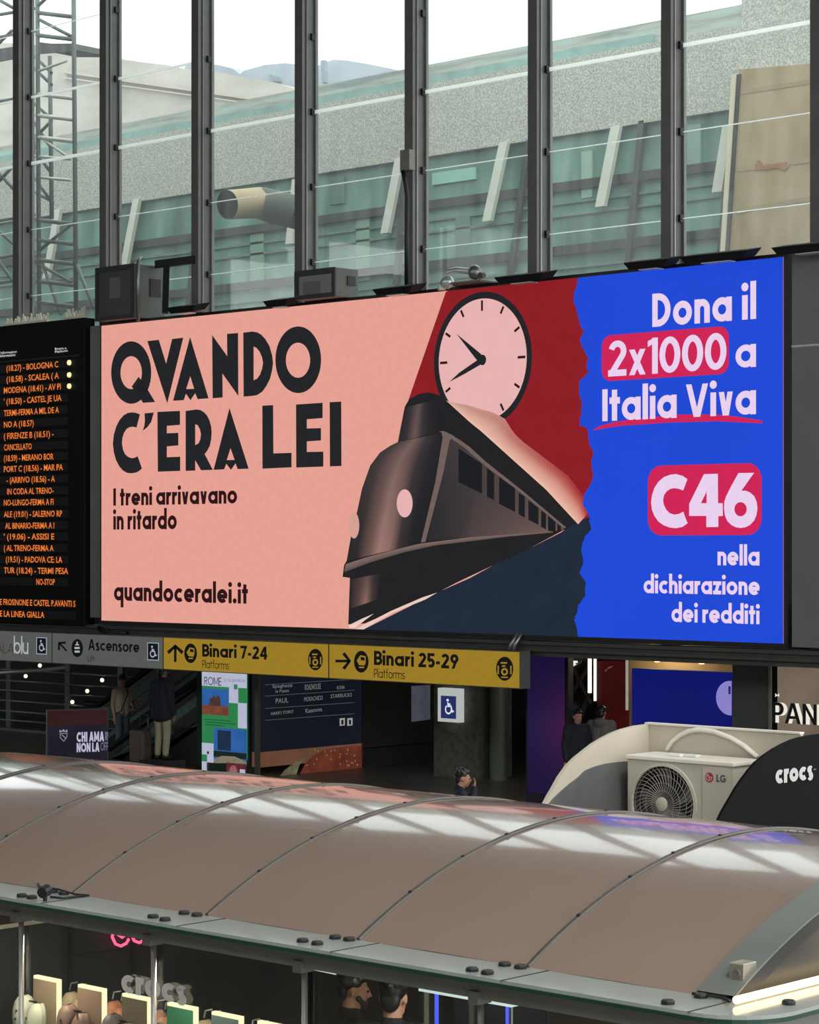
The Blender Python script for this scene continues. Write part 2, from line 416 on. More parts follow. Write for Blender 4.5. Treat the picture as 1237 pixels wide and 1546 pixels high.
MX = [-42.35 + .0, -39.49, -36.63, -33.84, -30.96, -28.16, -25.30, -22.50, -19.67, -16.84]
for i, x in enumerate(MX):
    m = MB(); m.box((x, 30.1, 2.9), (x + .20, 30.16, 17.2)); m.box((x + .05, 30.16, 2.9), (x + .15, 30.46, 17.2)); m.box((x, 30.46, 2.9), (x + .20, 30.52, 17.2))
    o = struct(m.build('trim_%d' % (i + 1), M_steel))
    c = MB(); w = MB()
    w.tube([(x + .17, 30.25, 3), (x + .17, 30.25, 17)], .014, 6)
    for k in range(10):
        z = 4.2 + 1.4 * k; c.box((x + .15, 30.36, z - .06), (x + .20, 30.44, z + .06))
    c.build('glass_clamp', M_black, o); w.build('cable', M_alu, o)
for i in range(len(MX) - 1):
    x0, x1 = MX[i] + .16, MX[i + 1] + .04
    g = struct(MB().box((x0, 30.44, 3.7), (x1, 30.455, 17.2)).build('window_%d' % (i + 1), M_pane))
    for k in range(4, 9):
        if (k == 7 and i > 2) or (k == 8 and i > 1): continue
        z = 4.2 + 1.4 * k
        t = .07 if k == 6 else .055 if k == 7 else .018
        MB().box((x0, 30.425, z - t / 2), (x1, 30.435, z + t / 2)).build('glazing_joint', M_joint, g)
struct(MB().box((-46, 30.05, 17.2), (-14, 30.6, 17.8)).build('trim_11', M_steel))

# ------------------------------------------------------------------ outdoors beyond the glass
def gsurf(name, stops, scale, aniso, rough=.5, spec=.3, detail=6):
    if name in MATS: return MATS[name]
    m = pm(name, (128, 128, 128), rough, 0, .1, scale, spec, aniso=aniso); nt = m.node_tree
    r = [n for n in nt.nodes if n.type == 'VALTORGB'][0]; n = [n for n in nt.nodes if n.type == 'TEX_NOISE'][0]; n.inputs['Detail'].default_value = detail
    r.color_ramp.elements[0].position, r.color_ramp.elements[0].color = stops[0][0], lin(stops[0][1])
    r.color_ramp.elements[1].position, r.color_ramp.elements[1].color = stops[-1][0], lin(stops[-1][1])
    for p, c in stops[1:-1]:
        e = r.color_ramp.elements.new(p); e.color = lin(c)
    return m
M_frit = gsurf('speckled_fascia', [(.36, (148, 150, 142)), (.5, (168, 170, 161)), (.62, (196, 198, 188))], 24, (1, 1, 1.0), .7)
M_frit2 = gsurf('weathered_roof_edge', [(.35, (138, 150, 146)), (.55, (176, 180, 170)), (.7, (160, 196, 188))], 2.2, (.25, 1, 3), .7)
M_teal = gsurf('teal_glass', [(.30, (72, 104, 94)), (.5, (102, 142, 128)), (.7, (138, 174, 158))], .55, (1.6, 1, .55), .25, .4, 3)
M_tan = gsurf('tan_cladding', [(.3, (148, 130, 96)), (.6, (168, 150, 114))], 1.5, (1, 1, .5), .8)
M_stone = gsurf('old_stone', [(.3, (170, 165, 158)), (.6, (196, 190, 182))], .25, (1, 1, 3), .8)
M_dome = gsurf('lead_roof', [(.3, (164, 174, 184)), (.6, (192, 200, 210))], .2, (1, 1, 1), .7)

hall = thing('station_building', 'long building beyond the glass, speckled grey fascia above green glazing', 'building', (-45, 43, 0))
P42 = YP(43.05)
def vy(x, y, pl=P42): return pl.px(x, y)[1]
zt, z1, zb = vy(480, 128), vy(480, 163), vy(480, 262)
xl, xr = -75, P42.px(1400, 0)[0]
xe = P42.px(1116, 120)[0]
MB().box((xl, 43.05, zb), (xr, 44.5, z1 + .1)).build('fascia', M_frit, hall)
MB().box((xl, 43.15, z1), (xr, 45, zt)).build('roof_edge', M_frit2, hall)
MB().box((xl, 43.09, zt - .52), (P42.px(985, 50)[0], 43.2, zt - .30)).build('gutter', pm('copper_green', (134, 166, 158), .6, 0, .2, 2), hall)
ur = P42.px(1118, 10)[0]
MB().box((ur, 43.1, z1), (xr, 45, zt + 4)).build('raised_roof_edge', M_frit, hall)
MB().box((xl, 43.2, 3.8), (xe, 43.6, zb + .1)).build('glazing', M_teal, hall)
P43 = YP(43.2)
for y in (333, 420):                                   # transoms
    z = vy(483, y, P43); MB().box((xl, 43.08, z - .11), (xe, 43.2, z + .11)).build('transom', pm('transom_grey', (40, 46, 46), .5, .2, .1, 3), hall)
for y in (355, 372, 444):
    z = vy(483, y, P43); MB().box((xl, 43.14, z - .03), (xe, 43.2, z + .03)).build('glazing_bar', pm('bar_green', (92, 122, 112), .5, 0, .1, 3), hall)
def leaning(name, mat, x0, y0, x1, y1, w, dep, front):
    a = YP(front).p3(x0, y0); b = YP(front).p3(x1, y1)
    k = front / 43.2
    m = MB(); n = Vector((w / 2, 0, 0)); vs = []
    for p in (a, b):
        for dx, dy in ((-w / 2, 0), (w / 2, 0), (w / 2, dep), (-w / 2, dep)): vs.append(p + Vector((dx, dy, 0)))
    m.add(vs, [(0, 1, 2, 3), (7, 6, 5, 4), (0, 4, 5, 1), (1, 5, 6, 2), (2, 6, 7, 3), (3, 7, 4, 0)])
    return m.build(name, mat, hall)
M_pale_strip = pm('pale_strip', (206, 208, 196), .5, 0, .06, 2)
for (x0, y0, x1, y1) in ((602, 238, 580, 352), (760, 214, 734, 334), (929, 190, 905, 312), (1098, 190, 1082, 290), (446, 270, 436, 368), (205, 300, 186, 400), (86, 316, 68, 420)):
    leaning('leaning_strip', M_pale_strip, x0, y0, x1, y1, .27, .12, 42.95)  # pale strips leaning across the green glazing
M_mul = pm('mullion_grey', (52, 62, 60), .4, .3, .1, 3)
for (x0, y0, x1, y1) in ((968, 182, 946, 400), (797, 212, 768, 420), (612, 250, 596, 430), (1106, 160, 1086, 392), (300, 285, 282, 470)):
    leaning('mullion', M_mul, x0, y0, x1, y1, .16, .12, 43.05)
# shapes standing behind the green glazing read as darker and lighter upright bays
for (x0, x1, yt, yb, c) in ((540, 560, 330, 425, (120, 158, 136)), (690, 712, 330, 425, (92, 124, 112)), (880, 896, 230, 300, (140, 174, 158)), (500, 522, 270, 310, (84, 116, 108)), (380, 400, 355, 440, (122, 158, 138)), (655, 720, 262, 280, (140, 190, 176)), (1040, 1060, 190, 250, (120, 150, 140))):
    MB().rect(P43, x0, yt, x1, yb, .06, .06).build('glazing_bay', pm('bay_%d_%d_%d' % c, c, .3, 0, .08, 1), hall)
# tan clad end wall with its seams and rust stain
PT = YP(42.7)
tw = MB().pxpoly(PT, [(1116, 105), (1300, 90), (1300, 480), (1085, 480)], 0, .5).build('end_wall', M_tan, hall)
for (y0, y1, c) in ((137, 121, (150, 134, 102)), (253, 240, (158, 140, 106)), (316, 297, (150, 132, 98))):
    MB().pxpoly(PT, [(1112, y0), (1240, y1 - 4), (1240, y1 + 3), (1112, y0 + 7)], .01, .01).build('wall_seam', pm('seam_%d' % c[0], c, .8, 0, .1, 2), hall)
MB().pxpoly(PT, [(1140, 250), (1146, 241), (1152, 246), (1150, 250), (1172, 247), (1188, 245), (1192, 252), (1186, 258), (1172, 254), (1156, 257), (1141, 257)], .02, .015).build('rust_stain', pm('rust', (150, 108, 72), .9, 0, .2, 6), hall)
leaning('corner_post', pm('corner_pale', (206, 196, 164), .6, 0, .05, 3), 1109, 112, 1090, 400, .15, .1, 42.66)
leaning('corner_groove', M_black, 1115, 112, 1096, 400, .09, .05, 42.64)

stone = thing('stone_building', 'big pale stone building with a sloping roofline behind the glazed building', 'building', (-70, 70, 0))
PS = YP(70)
MB().pxpoly(PS, [(-60, 60), (60, 68), (112, 78), (149, 81), (183, 90), (251, 98), (282, 105), (326, 108), (373, 117), (420, 127), (470, 140), (470, 980), (-60, 980)], 0, 4).build('wall', M_stone, stone)
for (a, b, t) in (((100, 107), (470, 160), 4), ((100, 117), (470, 168), 2)):
    MB().pxpoly(PS, [a, b, (b[0], b[1] + t), (a[0], a[1] + t)], .3, .3).build('cornice', pm('cornice_stone', (190, 182, 170), .8, 0, .08, 1), stone)
dome = thing('domed_building', 'pale blue-grey arched roofs on the skyline between the mullions', 'building', (-60, 76, 0))
PD = YP(76)
MB().pxpoly(PD, [(270, 112), (282, 98), (300, 96), (330, 98), (352, 104), (362, 112), (370, 106), (400, 98), (430, 95), (446, 97), (446, 985), (270, 985)], 0, 3).build('low_vault', M_dome, dome)
MB().pxpoly(PD, [(452, 96), (480, 85), (500, 86), (530, 91), (560, 97), (590, 104), (600, 110), (600, 985), (452, 985)], -1, 3).build('high_vault', M_dome, dome)
MB().pxpoly(PD, [(486, 92), (492, 91), (494, 125), (488, 126)], .1, .2).build('rib', pm('dome_rib', (150, 162, 172), .7), dome)
MB().pxpoly(PD, [(408, 112), (424, 117), (426, 124), (414, 122)], .1, .2).build('roof_hatch', pm('dome_rib', (150, 162, 172), .7), dome)

# ventilation duct outside
PV = YP(37)
a, b, c = PV.p3(337, 307), PV.p3(392, 306), PV.p3(452, 322)
dt = thing('ventilation_duct', 'tan round duct with a dark open mouth outside the glass', 'duct', (b.x, 37, b.z))
r_ = abs(PV.px(337, 285)[1] - PV.px(337, 329)[1]) / 2
a = YP(35.9).p3(343, 309)
MB().tube([a, a + (b - a) * .5, b], [r_ * .97, r_ * 1.0, r_ * 1.05], 28, False).build('mouth', pm('duct_tan', (168, 150, 116), .6, 0, .12, 2), dt, smooth=True)
MB().tube([a + (b - a) * .01, a + (b - a) * .6], [r_ * .93, r_ * .9], 28).build('bore', M_black, dt)
MB().tube([b, b + Vector((.25, .2, -.1)), c], [r_ * 1.08, r_ * 1.15, r_ * 1.1], 28).build('pipe', pm('duct_green', (74, 84, 76), .6, 0, .1, 2), dt, smooth=True)

_c = PV.p3(462, 330); MB().tube([_c, (_c.x, _c.y, 3.7)], .07, 8).build('support_post', pm('duct_green', (74, 84, 76), .6, 0, .1, 2), dt)
MB().tube([c, _c], r_ * .5, 12).build('elbow', pm('duct_green', (74, 84, 76), .6, 0, .1, 2), dt, smooth=True)
# scaffolding tower
sc_ = thing('scaffold_tower', 'metal scaffolding tower outside the glass behind the departure board', 'scaffolding', YP(34).p3(80, 500))
P34 = YP(34); P35 = YP(35.3)
M_tube = pm('scaffold_tube', (92, 102, 102), .45, .3, .1, 5); M_tube_sunlit = pm('scaffold_sunlit_tube', (214, 216, 206), .4, .2, .06, 5)  # the pale copy paints sunlight onto part of the lattice
def spole(pl, x0, y0, x1, y1, r=.042, m=None, nm='brace'):
    MB().tube([pl.p3(x0, y0), pl.p3(x1, y1)], r, 8).build(nm, m or M_tube, sc_, smooth=True)
zf = P34.px(110, 490)[1]
spole(P34, 109.5, -220, 114.5, 470, .055, nm='standard'); spole(P34, 55, -220, 59, 480, .055, nm='standard')
spole(P35, 75, 85, 78, 330, .055, nm='standard'); spole(P34, -14, -220, -12, 480, .055, nm='standard')
for y in (19, 53, 142, 174, 207, 332, 362, 392, 424, 456): spole(P34, 55, y, 111, y + 6.5, .05, M_tube_sunlit if 130 < y < 300 else M_tube, 'ledger')
for y in (19, 53, 150, 330, 386, 424): spole(P34, -12, y + 5, 52, y - 6, .042, nm='ledger')
for q in ((56, 28, 108, 55), (112, 335, 57, 380), (60, 400, 108, 426), (64, 398, 92, 475), (116, 400, 142, 465), (56, 10, 75, -8), (-12, -6, 20, 12), (-12, 75, 18, 46), (-12, 340, 20, 368), (-12, 250, 20, 285), (20, 250, -12, 285), (-12, 380, 20, 425)): spole(P34, *q)
for q in ((52, 85, 78, 110), (48, 100, 78, 128), (50, 155, 78, 180), (78, 182, 50, 210), (48, 180, 78, 225), (50, 225, 78, 262), (46, 260, 78, 305), (52, 290, 80, 305)): spole(P35, *q, .04)
for q in ((50, 200, 104, 238), (50, 236, 106, 240), (62, 268, 106, 272), (56, 108, 100, 92), (46, 160, 52, 225)): spole(P34, *q, .035, M_tube_sunlit)
MB().obox((P34.p3(83, 70) + P34.p3(83, 70)) / 2 + Vector((0, .6, 0)), (P34.p3(111, 72) - P34.p3(83, 72)), (0, .6, 0), (0, 0, .07)).build('deck', pm('deck_board', (92, 94, 92), .7, 0, .2, 4), sc_)
MB().pxpoly(P34, [(55, 63), (111, 70), (111, 78), (55, 82)], .02, .03).build('toe_board', pm('deck_board', (92, 94, 92), .7, 0, .2, 4), sc_)
MB().pxpoly(P34, [(-14, 76), (50, 66), (50, 84), (-14, 96)], .02, .03).build('toe_board', pm('deck_board', (92, 94, 92), .7, 0, .2, 4), sc_)

# ------------------------------------------------------------------ the LED billboard
YB = 29.75
class ScreenPlane(Plane):           # layers of the LED picture lie fractions of a millimetre apart
    def at(s, u, v, d=0): return Plane.at(s, u, v, d * .12)
PB = ScreenPlane((0, YB, 0), (1, 0, 0))
def A_(L): return [(160 + x / 6.444, 480 + y / 6.444) for x, y in L]
def B_(L): return [(310 + x / 5.6227, 480 + y / 5.6227) for x, y in L]
def T_(L): return [(510 + x / 4.068, 580 + y / 4.068) for x, y in L]
def R_(L): return [(690 + x / 4.068, 580 + y / 4.068) for x, y in L]
def K_(L): return [(640 + x / 4.581, 400 + y / 4.581) for x, y in L]
def D_(L): return [(890 + x / 4.1233, 410 + y / 4.1233) for x, y in L]
def E_(L): return [(940 + x / 4.948, 690 + y / 4.948) for x, y in L]
uL, vT = PB.px(153, 491); uR, _ = PB.px(1183, 389); vB = PB.px(157, 936)[1]
vT = (vT + PB.px(1183, 389)[1]) / 2; vB = (vB + PB.px(1183, 973)[1]) / 2
bb = thing('billboard', 'huge LED billboard with black train and clock artwork beside a blue donation panel', 'billboard', ((uL + uR) / 2, YB, vB))
MB().box((uL - .06, YB + .02, vB - .08), (uR + .06, YB + .30, vT + .06)).build('cabinet', M_black, bb)
scr = MB().loops(PB, [[(uL, vB), (uR, vB), (uR, vT), (uL, vT)]], 0, .02).build('screen', led('led_pink', (229, 160, 146), .035), bb)
L_ink = led('led_ink', (32, 33, 36), .1); L_red = led('led_red', (140, 26, 34), .06, 1, 3); L_navy = led('led_navy', (29, 41, 56), .12, 1, 2)
L_blue = led('led_blue', (28, 72, 212), .04, 1, .4); L_mag = led('led_magenta', (206, 34, 84), .04); L_lil = led('led_lilac', (232, 208, 238), .03)
L_face = led('led_face', (231, 178, 178), .03, 1, 3); L_txt = led('led_text', (44, 16, 18), .1)
tear = [(873, 405), (873, 422), (871, 433), (867, 444), (867, 457), (872.5, 474), (876, 492), (882, 500), (876, 513), (882, 529), (888, 540), (886, 551), (889, 562), (881, 570), (874, 577), (875, 596), (879, 610), (877, 629), (875, 642), (884, 644.5), (887, 648), (890, 671), (896, 681), (893, 698), (896, 718), (890, 735), (883, 745), (880.5, 762), (886, 770), (889, 777), (893, 799), (883, 810), (878, 828), (880.5, 853), (875.6, 865), (885, 880), (884, 900), (873, 914), (872, 924), (867, 936), (872, 953), (875, 975)]
def clip(L): return [(min(max(u, uL), uR), min(max(v, vB), vT)) for u, v in (PB.px(*p) for p in L)]
def art(name, L, mat, d, label=None, par=None):
    loops = [L] if not isinstance(L[0][0], (tuple, list)) else L
    return MB().loops(PB, [clip(l) for l in loops], d).build(name, mat, par or scr, label=label)
tear_m = [(p[0] + (1.3 if i % 2 else -1.0), p[1]) for i, p in enumerate(tear)]
fine = []
for i in range(len(tear) - 1):                     # a ragged, torn-paper edge
    for k in range(4):
        t = k / 4; fine.append((tear[i][0] + (tear[i + 1][0] - tear[i][0]) * t + (random.uniform(-1, 1) if k else 0), tear[i][1] + (tear[i + 1][1] - tear[i][1]) * t))
fine.append(tear[-1])
art('red_sky', [(676, 425), (673, 441), (617, 603), (640, 720), (700, 800), (905, 800)] + [(905, 405)], L_red, .004)
art('navy_ground', [(549, 952), (660, 894.6), (710, 872.5), (751, 850), (793, 831), (847, 804), (867, 790), (905, 774), (905, 980), (540, 980)], L_navy, .006)
# steam, a strip that fades from pale to red
def strip(name, Lp, Rp, cols, d, par=None, n=24, label=None):
    def samp(L, t):
        ds = [0]
        for a, b in zip(L, L[1:]): ds.append(ds[-1] + math.hypot(b[0] - a[0], b[1] - a[1]))
        s = t * ds[-1]
        for i in range(len(L) - 1):
            if s <= ds[i + 1] + 1e-9:
                k = (s - ds[i]) / max(ds[i + 1] - ds[i], 1e-9); return (L[i][0] + (L[i + 1][0] - L[i][0]) * k, L[i][1] + (L[i + 1][1] - L[i][1]) * k)
        return L[-1]
    rows = []; cc = []
    for i in range(n + 1):
        t = i / n; a = samp(Lp, t); b = samp(Rp, t); row = []; rc = []
        for k in range(len(cols)):
            s = cols[k][0]; row.append(PB.p3(a[0] + (b[0] - a[0]) * s, a[1] + (b[1] - a[1]) * s, d))
            c0, c1 = cols[k][1], cols[k][2]; rc.append(tuple(c0[j] + (c1[j] - c0[j]) * t for j in range(3)))
        rows.append(row); cc.append(rc)
    m = MB(); m.grid(rows, cc); return m.build(name, vcol('led_picture'), par or scr, label=label)

# clock
ck_c = PB.px(*K_([(408, 657)])[0]); ruo = (PB.px(803.3, 541)[0] - PB.px(655.3, 541)[0]) / 2; cu = (PB.px(803.3, 541)[0] + PB.px(655.3, 541)[0]) / 2
rvo = PB.px(729, 440.5)[1] - ck_c[1]; rui = (PB.px(795.4, 541)[0] - PB.px(662.5, 541)[0]) / 2; rvi = PB.px(729, 450.6)[1] - ck_c[1]
clock = MB().loops(PB, [ell(cu, ck_c[1], ruo, rvo, 72)], .008).build('clock', L_ink, scr)
MB().loops(PB, [ell(cu, ck_c[1], rui, rvi, 72)], .010).build('clock_dial', L_face, scr)
for k in range(12):
    if k in (6, 7): continue
    a = math.radians(90 - 30 * k); r0 = .80 if k % 3 == 0 else .84; dx, dy = math.cos(a), math.sin(a)
    p0 = Vector((cu + rui * r0 * dx, ck_c[1] + rvi * r0 * dy)); p1 = Vector((cu + rui * .97 * dx, ck_c[1] + rvi * .97 * dy)); n = Vector((-dy, dx)) * .022
    MB().add([PB.at(q.x, q.y, .013) for q in (p0 - n, p1 - n, p1 + n, p0 + n)], [(0, 1, 2, 3)]).build('hour_mark', L_txt, scr)
for nm, L in (('hour_hand', [(225, 475), (395, 615), (420, 650), (372, 662), (360, 650)]), ('minute_hand', [(175, 810), (245, 745), (375, 655), (415, 670), (395, 688), (280, 755)])):
    art(nm, K_(L), L_ink, .014)
MB().loops(PB, [ell(*PB.px(*K_([(406, 657)])[0]), ruo * .075, rvo * .078, 24)], .016).build('hand_hub', L_ink, scr)

# steam trail
pale, red, mid = (226, 180, 160), (150, 30, 34), (196, 150, 136)
strip('steam', T_([(640, 90), (814, 235)]) + R_([(150, 290), (350, 470), (550, 650), (735, 850), (745, 860)]), K_([(200, 955), (300, 965), (400, 1000), (470, 1015), (560, 1062), (620, 1160)]) + R_([(400, 350), (520, 440), (680, 560), (790, 700), (810, 790)]),
      [(0, (236, 196, 170), (238, 190, 172)), (.12, pale, (230, 176, 158)), (.45, (206, 164, 150), (214, 140, 126)), (.72, (196, 152, 140), (182, 80, 70)), (.9, (206, 160, 150), (160, 40, 38)), (1.0, (221, 172, 168), (144, 28, 34))], .018, n=30)
# train
body = T_([(370, 355), (390, 250), (412, 140), (440, 90), (500, 60), (560, 50), (620, 65), (665, 100), (814, 235)]) + R_([(150, 290), (350, 470), (550, 650), (735, 850), (680, 885), (640, 905), (420, 1022), (250, 1100), (0, 1218)]) + T_([(610, 1282), (330, 1400), (165, 1470), (65, 1475), (75, 1190), (30, 1183), (40, 1110), (55, 1085), (80, 945), (120, 780), (150, 640), (200, 500), (260, 420), (320, 380)])
art('train', body, led('led_train', (31, 30, 33), .12, 1, 3), .022)
dk, bz, lt = (34, 32, 36), (84, 68, 66), (146, 112, 106)
strip('train_chimney', T_([(420, 140), (392, 250), (370, 355)]), T_([(630, 90), (632, 190), (636, 292)]), [(0, (40, 36, 40), (40, 36, 40)), (.18, (56, 50, 52), (50, 46, 48)), (.38, (92, 76, 74), (104, 86, 82)), (.55, (50, 44, 48), (56, 50, 52)), (.75, (34, 32, 36), (38, 36, 40)), (1, (27, 27, 31), (28, 28, 32))], .025)
strip('train_nose', T_([(370, 355), (320, 380), (260, 420), (200, 500), (150, 640), (120, 780), (85, 945), (60, 1085)]), T_([(640, 300), (644, 330), (615, 480), (580, 650), (545, 800), (515, 975)]),
      [(0, (64, 54, 55), (40, 36, 38)), (.12, (74, 62, 62), (44, 38, 40)), (.3, (100, 80, 78), (110, 84, 78)), (.42, (112, 90, 86), (158, 120, 112)), (.56, (84, 68, 68), (140, 106, 100)), (.68, (56, 50, 54), (60, 50, 52)), (.85, (40, 38, 42), (32, 31, 35)), (1, (34, 33, 37), (30, 30, 34))], .025)
strip('train_side', [(678, 660)] + T_([(735, 340)]) + R_([(30, 385), (200, 510), (420, 690), (610, 850), (660, 890)]), T_([(550, 965), (690, 950), (814, 938)]) + R_([(0, 945), (300, 925), (580, 905), (640, 896)]),
      [(0, (62, 56, 58), (96, 80, 76)), (.4, (50, 46, 50), (104, 84, 80)), (.75, (44, 42, 46), (112, 90, 84)), (1, (40, 39, 43), (120, 96, 90))], .025)
L_brow = led('led_brown', (112, 94, 90), .08)
art('train_cornice', T_([(620, 290), (650, 288), (700, 310), (814, 388)]) + R_([(0, 328), (180, 478), (400, 652), (672, 880), (655, 885), (400, 672), (180, 505), (0, 352)]) + T_([(814, 415), (700, 335), (650, 302)]), L_brow, .028)
art('train_pillar', T_([(638, 295), (665, 292), (715, 325), (688, 345), (650, 540), (540, 968), (512, 972), (600, 600), (645, 330)]), L_brow, .030)
strip('train_belt', T_([(50, 1105), (180, 1062), (300, 1030), (500, 980), (814, 940)]) + R_([(300, 925), (590, 905)]), T_([(40, 1155), (200, 1095), (400, 1035), (600, 990), (814, 965)]) + R_([(300, 938), (590, 911)]), [(0, (128, 104, 98), (124, 104, 98)), (.5, (116, 94, 88), (112, 94, 88)), (1, (88, 72, 70), (96, 82, 78))], .031)
strip('train_skirt', T_([(78, 1200), (76, 1380)]), T_([(270, 1160), (250, 1320)]), [(0, (40, 36, 38), (40, 36, 38)), (.3, (70, 56, 54), (90, 68, 62)), (.55, (96, 74, 70), (140, 106, 98)), (.75, (56, 46, 46), (70, 56, 54)), (1, (31, 30, 33), (31, 30, 33))], .025)
L_win = led('led_window', (25, 26, 30), .1)
for L in ([(10, 393), (155, 490), (155, 672), (10, 602)], [(185, 515), (230, 550), (230, 712), (185, 690)], [(260, 568), (358, 640), (358, 785), (260, 735)], [(380, 665), (418, 692), (418, 822), (380, 798)], [(440, 712), (502, 760), (502, 865), (440, 832)], [(518, 775), (548, 798), (548, 893), (518, 875)], [(560, 808), (607, 848), (607, 908), (560, 900)], [(617, 858), (640, 875), (640, 898), (617, 906)]):
    art('train_window', R_(L), L_win, .033)
art('headlamp', ell(*T_([(412, 732)])[0], 12.0, 21.2, 32), L_face, .034)
art('headlamp', ell(*T_([(101, 867)])[0], 7.8, 19.8, 32), led('led_lamp', (214, 160, 148), .05), .034)
L_rail = led('led_rail', (232, 202, 190), .05)
art('rail', T_([(66, 1482), (150, 1440), (222, 1410), (170, 1448), (110, 1495), (75, 1500)]), L_rail, .035)
art('rail', T_([(110, 1505), (330, 1392), (520, 1310), (612, 1280), (540, 1322), (330, 1408), (160, 1512)]), L_rail, .035)
# blue panel with the torn edge
art('blue_panel', fine + [(1190, 985), (1190, 380)], L_blue, .038)
# headline letters
def letter(L, d=.006): return [clip(l) for l in L]
hd = MB()
def oval(cx, cy, rx, ry, F): return F([(cx + rx * math.cos(t * pi / 24), cy + ry * math.sin(t * pi / 24)) for t in range(48)])
for loops in ([oval(245, 531, 195, 304, A_), oval(245, 532, 104, 160, A_)], [A_([(318, 572), (410, 705), (478, 818), (360, 826), (340, 795), (250, 668)])],
              [A_([(402, 225), (514, 213), (585, 445), (643, 205), (752, 192), (596, 832)])],
              [A_([(818, 185), (998, 782), (893, 790), (868, 733), (822, 800), (778, 738), (756, 800), (652, 806)]), A_([(820, 568), (858, 690), (780, 692)])],
              [B_([(58, 145), (186, 325), (184, 135), (278, 128), (280, 662), (145, 472), (147, 675), (62, 682)])],
              [B_([(322, 125), (400, 115), (440, 122), (475, 142), (510, 180), (545, 240), (568, 320), (575, 380), (568, 440), (550, 515), (520, 575), (485, 625), (440, 655), (400, 662), (325, 668)]), B_([(410, 243), (435, 255), (460, 285), (482, 335), (490, 385), (482, 430), (465, 480), (440, 515), (410, 530)])],
              [oval(789, 355, 194, 283, B_), oval(787, 359, 103, 149, B_)],
              [A_([(330, 938), (290, 923), (250, 918), (210, 925), (170, 948), (130, 995), (100, 1055), (76, 1135), (66, 1225), (76, 1310), (98, 1385), (130, 1445), (165, 1485), (205, 1507), (245, 1512), (290, 1505), (320, 1490), (350, 1465), (308, 1345), (280, 1360), (250, 1365), (215, 1352), (185, 1325), (165, 1280), (155, 1220), (160, 1165), (175, 1118), (200, 1080), (230, 1062), (262, 1058), (297, 1066)])],
              [A_([(375, 928), (465, 920), (440, 1010), (405, 1060), (358, 1098), (372, 1050), (378, 1000)])],
              [A_([(500, 914), (720, 904), (720, 1040), (592, 1050), (592, 1122), (704, 1118), (704, 1240), (592, 1250), (592, 1355), (722, 1350), (722, 1488), (504, 1496)])],
              [A_([(775, 905), (880, 890), (920, 897), (955, 918), (985, 952), (1008, 1000), (1024, 1060), (1028, 1115), (1024, 1180), (1010, 1245), (985, 1292), (960, 1325), (1040, 1478), (925, 1482), (868, 1385), (868, 1485), (775, 1488)]), A_([(868, 1035), (890, 1042), (912, 1078), (924, 1130), (918, 1180), (900, 1220), (868, 1238)])],
              [B_([(205, 765), (368, 1280), (275, 1283), (256, 1235), (218, 1290), (178, 1238), (160, 1285), (70, 1290)]), B_([(214, 1105), (248, 1205), (182, 1207)])],
              [B_([(484, 745), (576, 740), (578, 1150), (732, 1145), (732, 1268), (485, 1280)])],
              [B_([(770, 735), (996, 720), (996, 850), (862, 860), (862, 938), (982, 935), (982, 1040), (862, 1048), (862, 1138), (1002, 1135), (1002, 1262), (772, 1270)])],
              [B_([(1056, 715), (1154, 710), (1156, 1257), (1058, 1260)])]):
    hd.loops(PB, [clip(l) for l in loops], .006)
hd.build('headline', L_ink, scr)
def line(name, mat, *args, **kw):
    m = MB(); put_text(m, PB, *args, **kw); return m.build(name, mat, scr)
line('slogan', L_txt, 'I treni arrivavano', 171, 763, 358, 760.5, 737, .30, .006, track=.10)
line('slogan', L_txt, 'in ritardo', 171, 799.5, 266.8, 799, 779.2, .30, .006, 'x', .10)
line('web_address', L_txt, 'quandoceralei.it', 172, 907, 374.4, 911, 886.8, .30, .006, 'x', .10)
line('donation_text', L_lil, 'Dona il', 985.3, 493.7, 1142.2, 481.5, 443.5, .29, .046, track=.13)
def boxpx(name, x0, y0, x1, y1, r, mat, d):
    u0, v0 = PB.px(x0, y1); u1, _ = PB.px(x1, y1); v1 = PB.px(x0, y0)[1]
    return MB().loops(PB, [rrect(u0, v0, u1, v1, r)], d).build(name, mat, scr)
boxpx('magenta_box', 909, 507, 1101, 576, .18, L_mag, .042)
line('donation_text', L_lil, '2x1000', 918.6, 567.6, 1097.4, 558.6, 514, .25, .046, track=.07)
line('donation_text', L_lil, 'a', 1111, 555.5, 1142, 554, 521, .27, .046, 'x')
art('underline', D_([(25, 985), (70, 960), (130, 943), (250, 922), (400, 905), (560, 890), (800, 890), (940, 905), (1080, 928), (1078, 945), (800, 932), (500, 940), (200, 960), (100, 975), (30, 988)]), L_mag, .042)
line('donation_text', L_lil, 'Italia Viva', 909.9, 635.5, 1142, 625.8, 587.5, .285, .046, track=.10)
boxpx('magenta_box', 978.5, 703.5, 1150.5, 808.5, .26, L_mag, .042)
cm = MB()
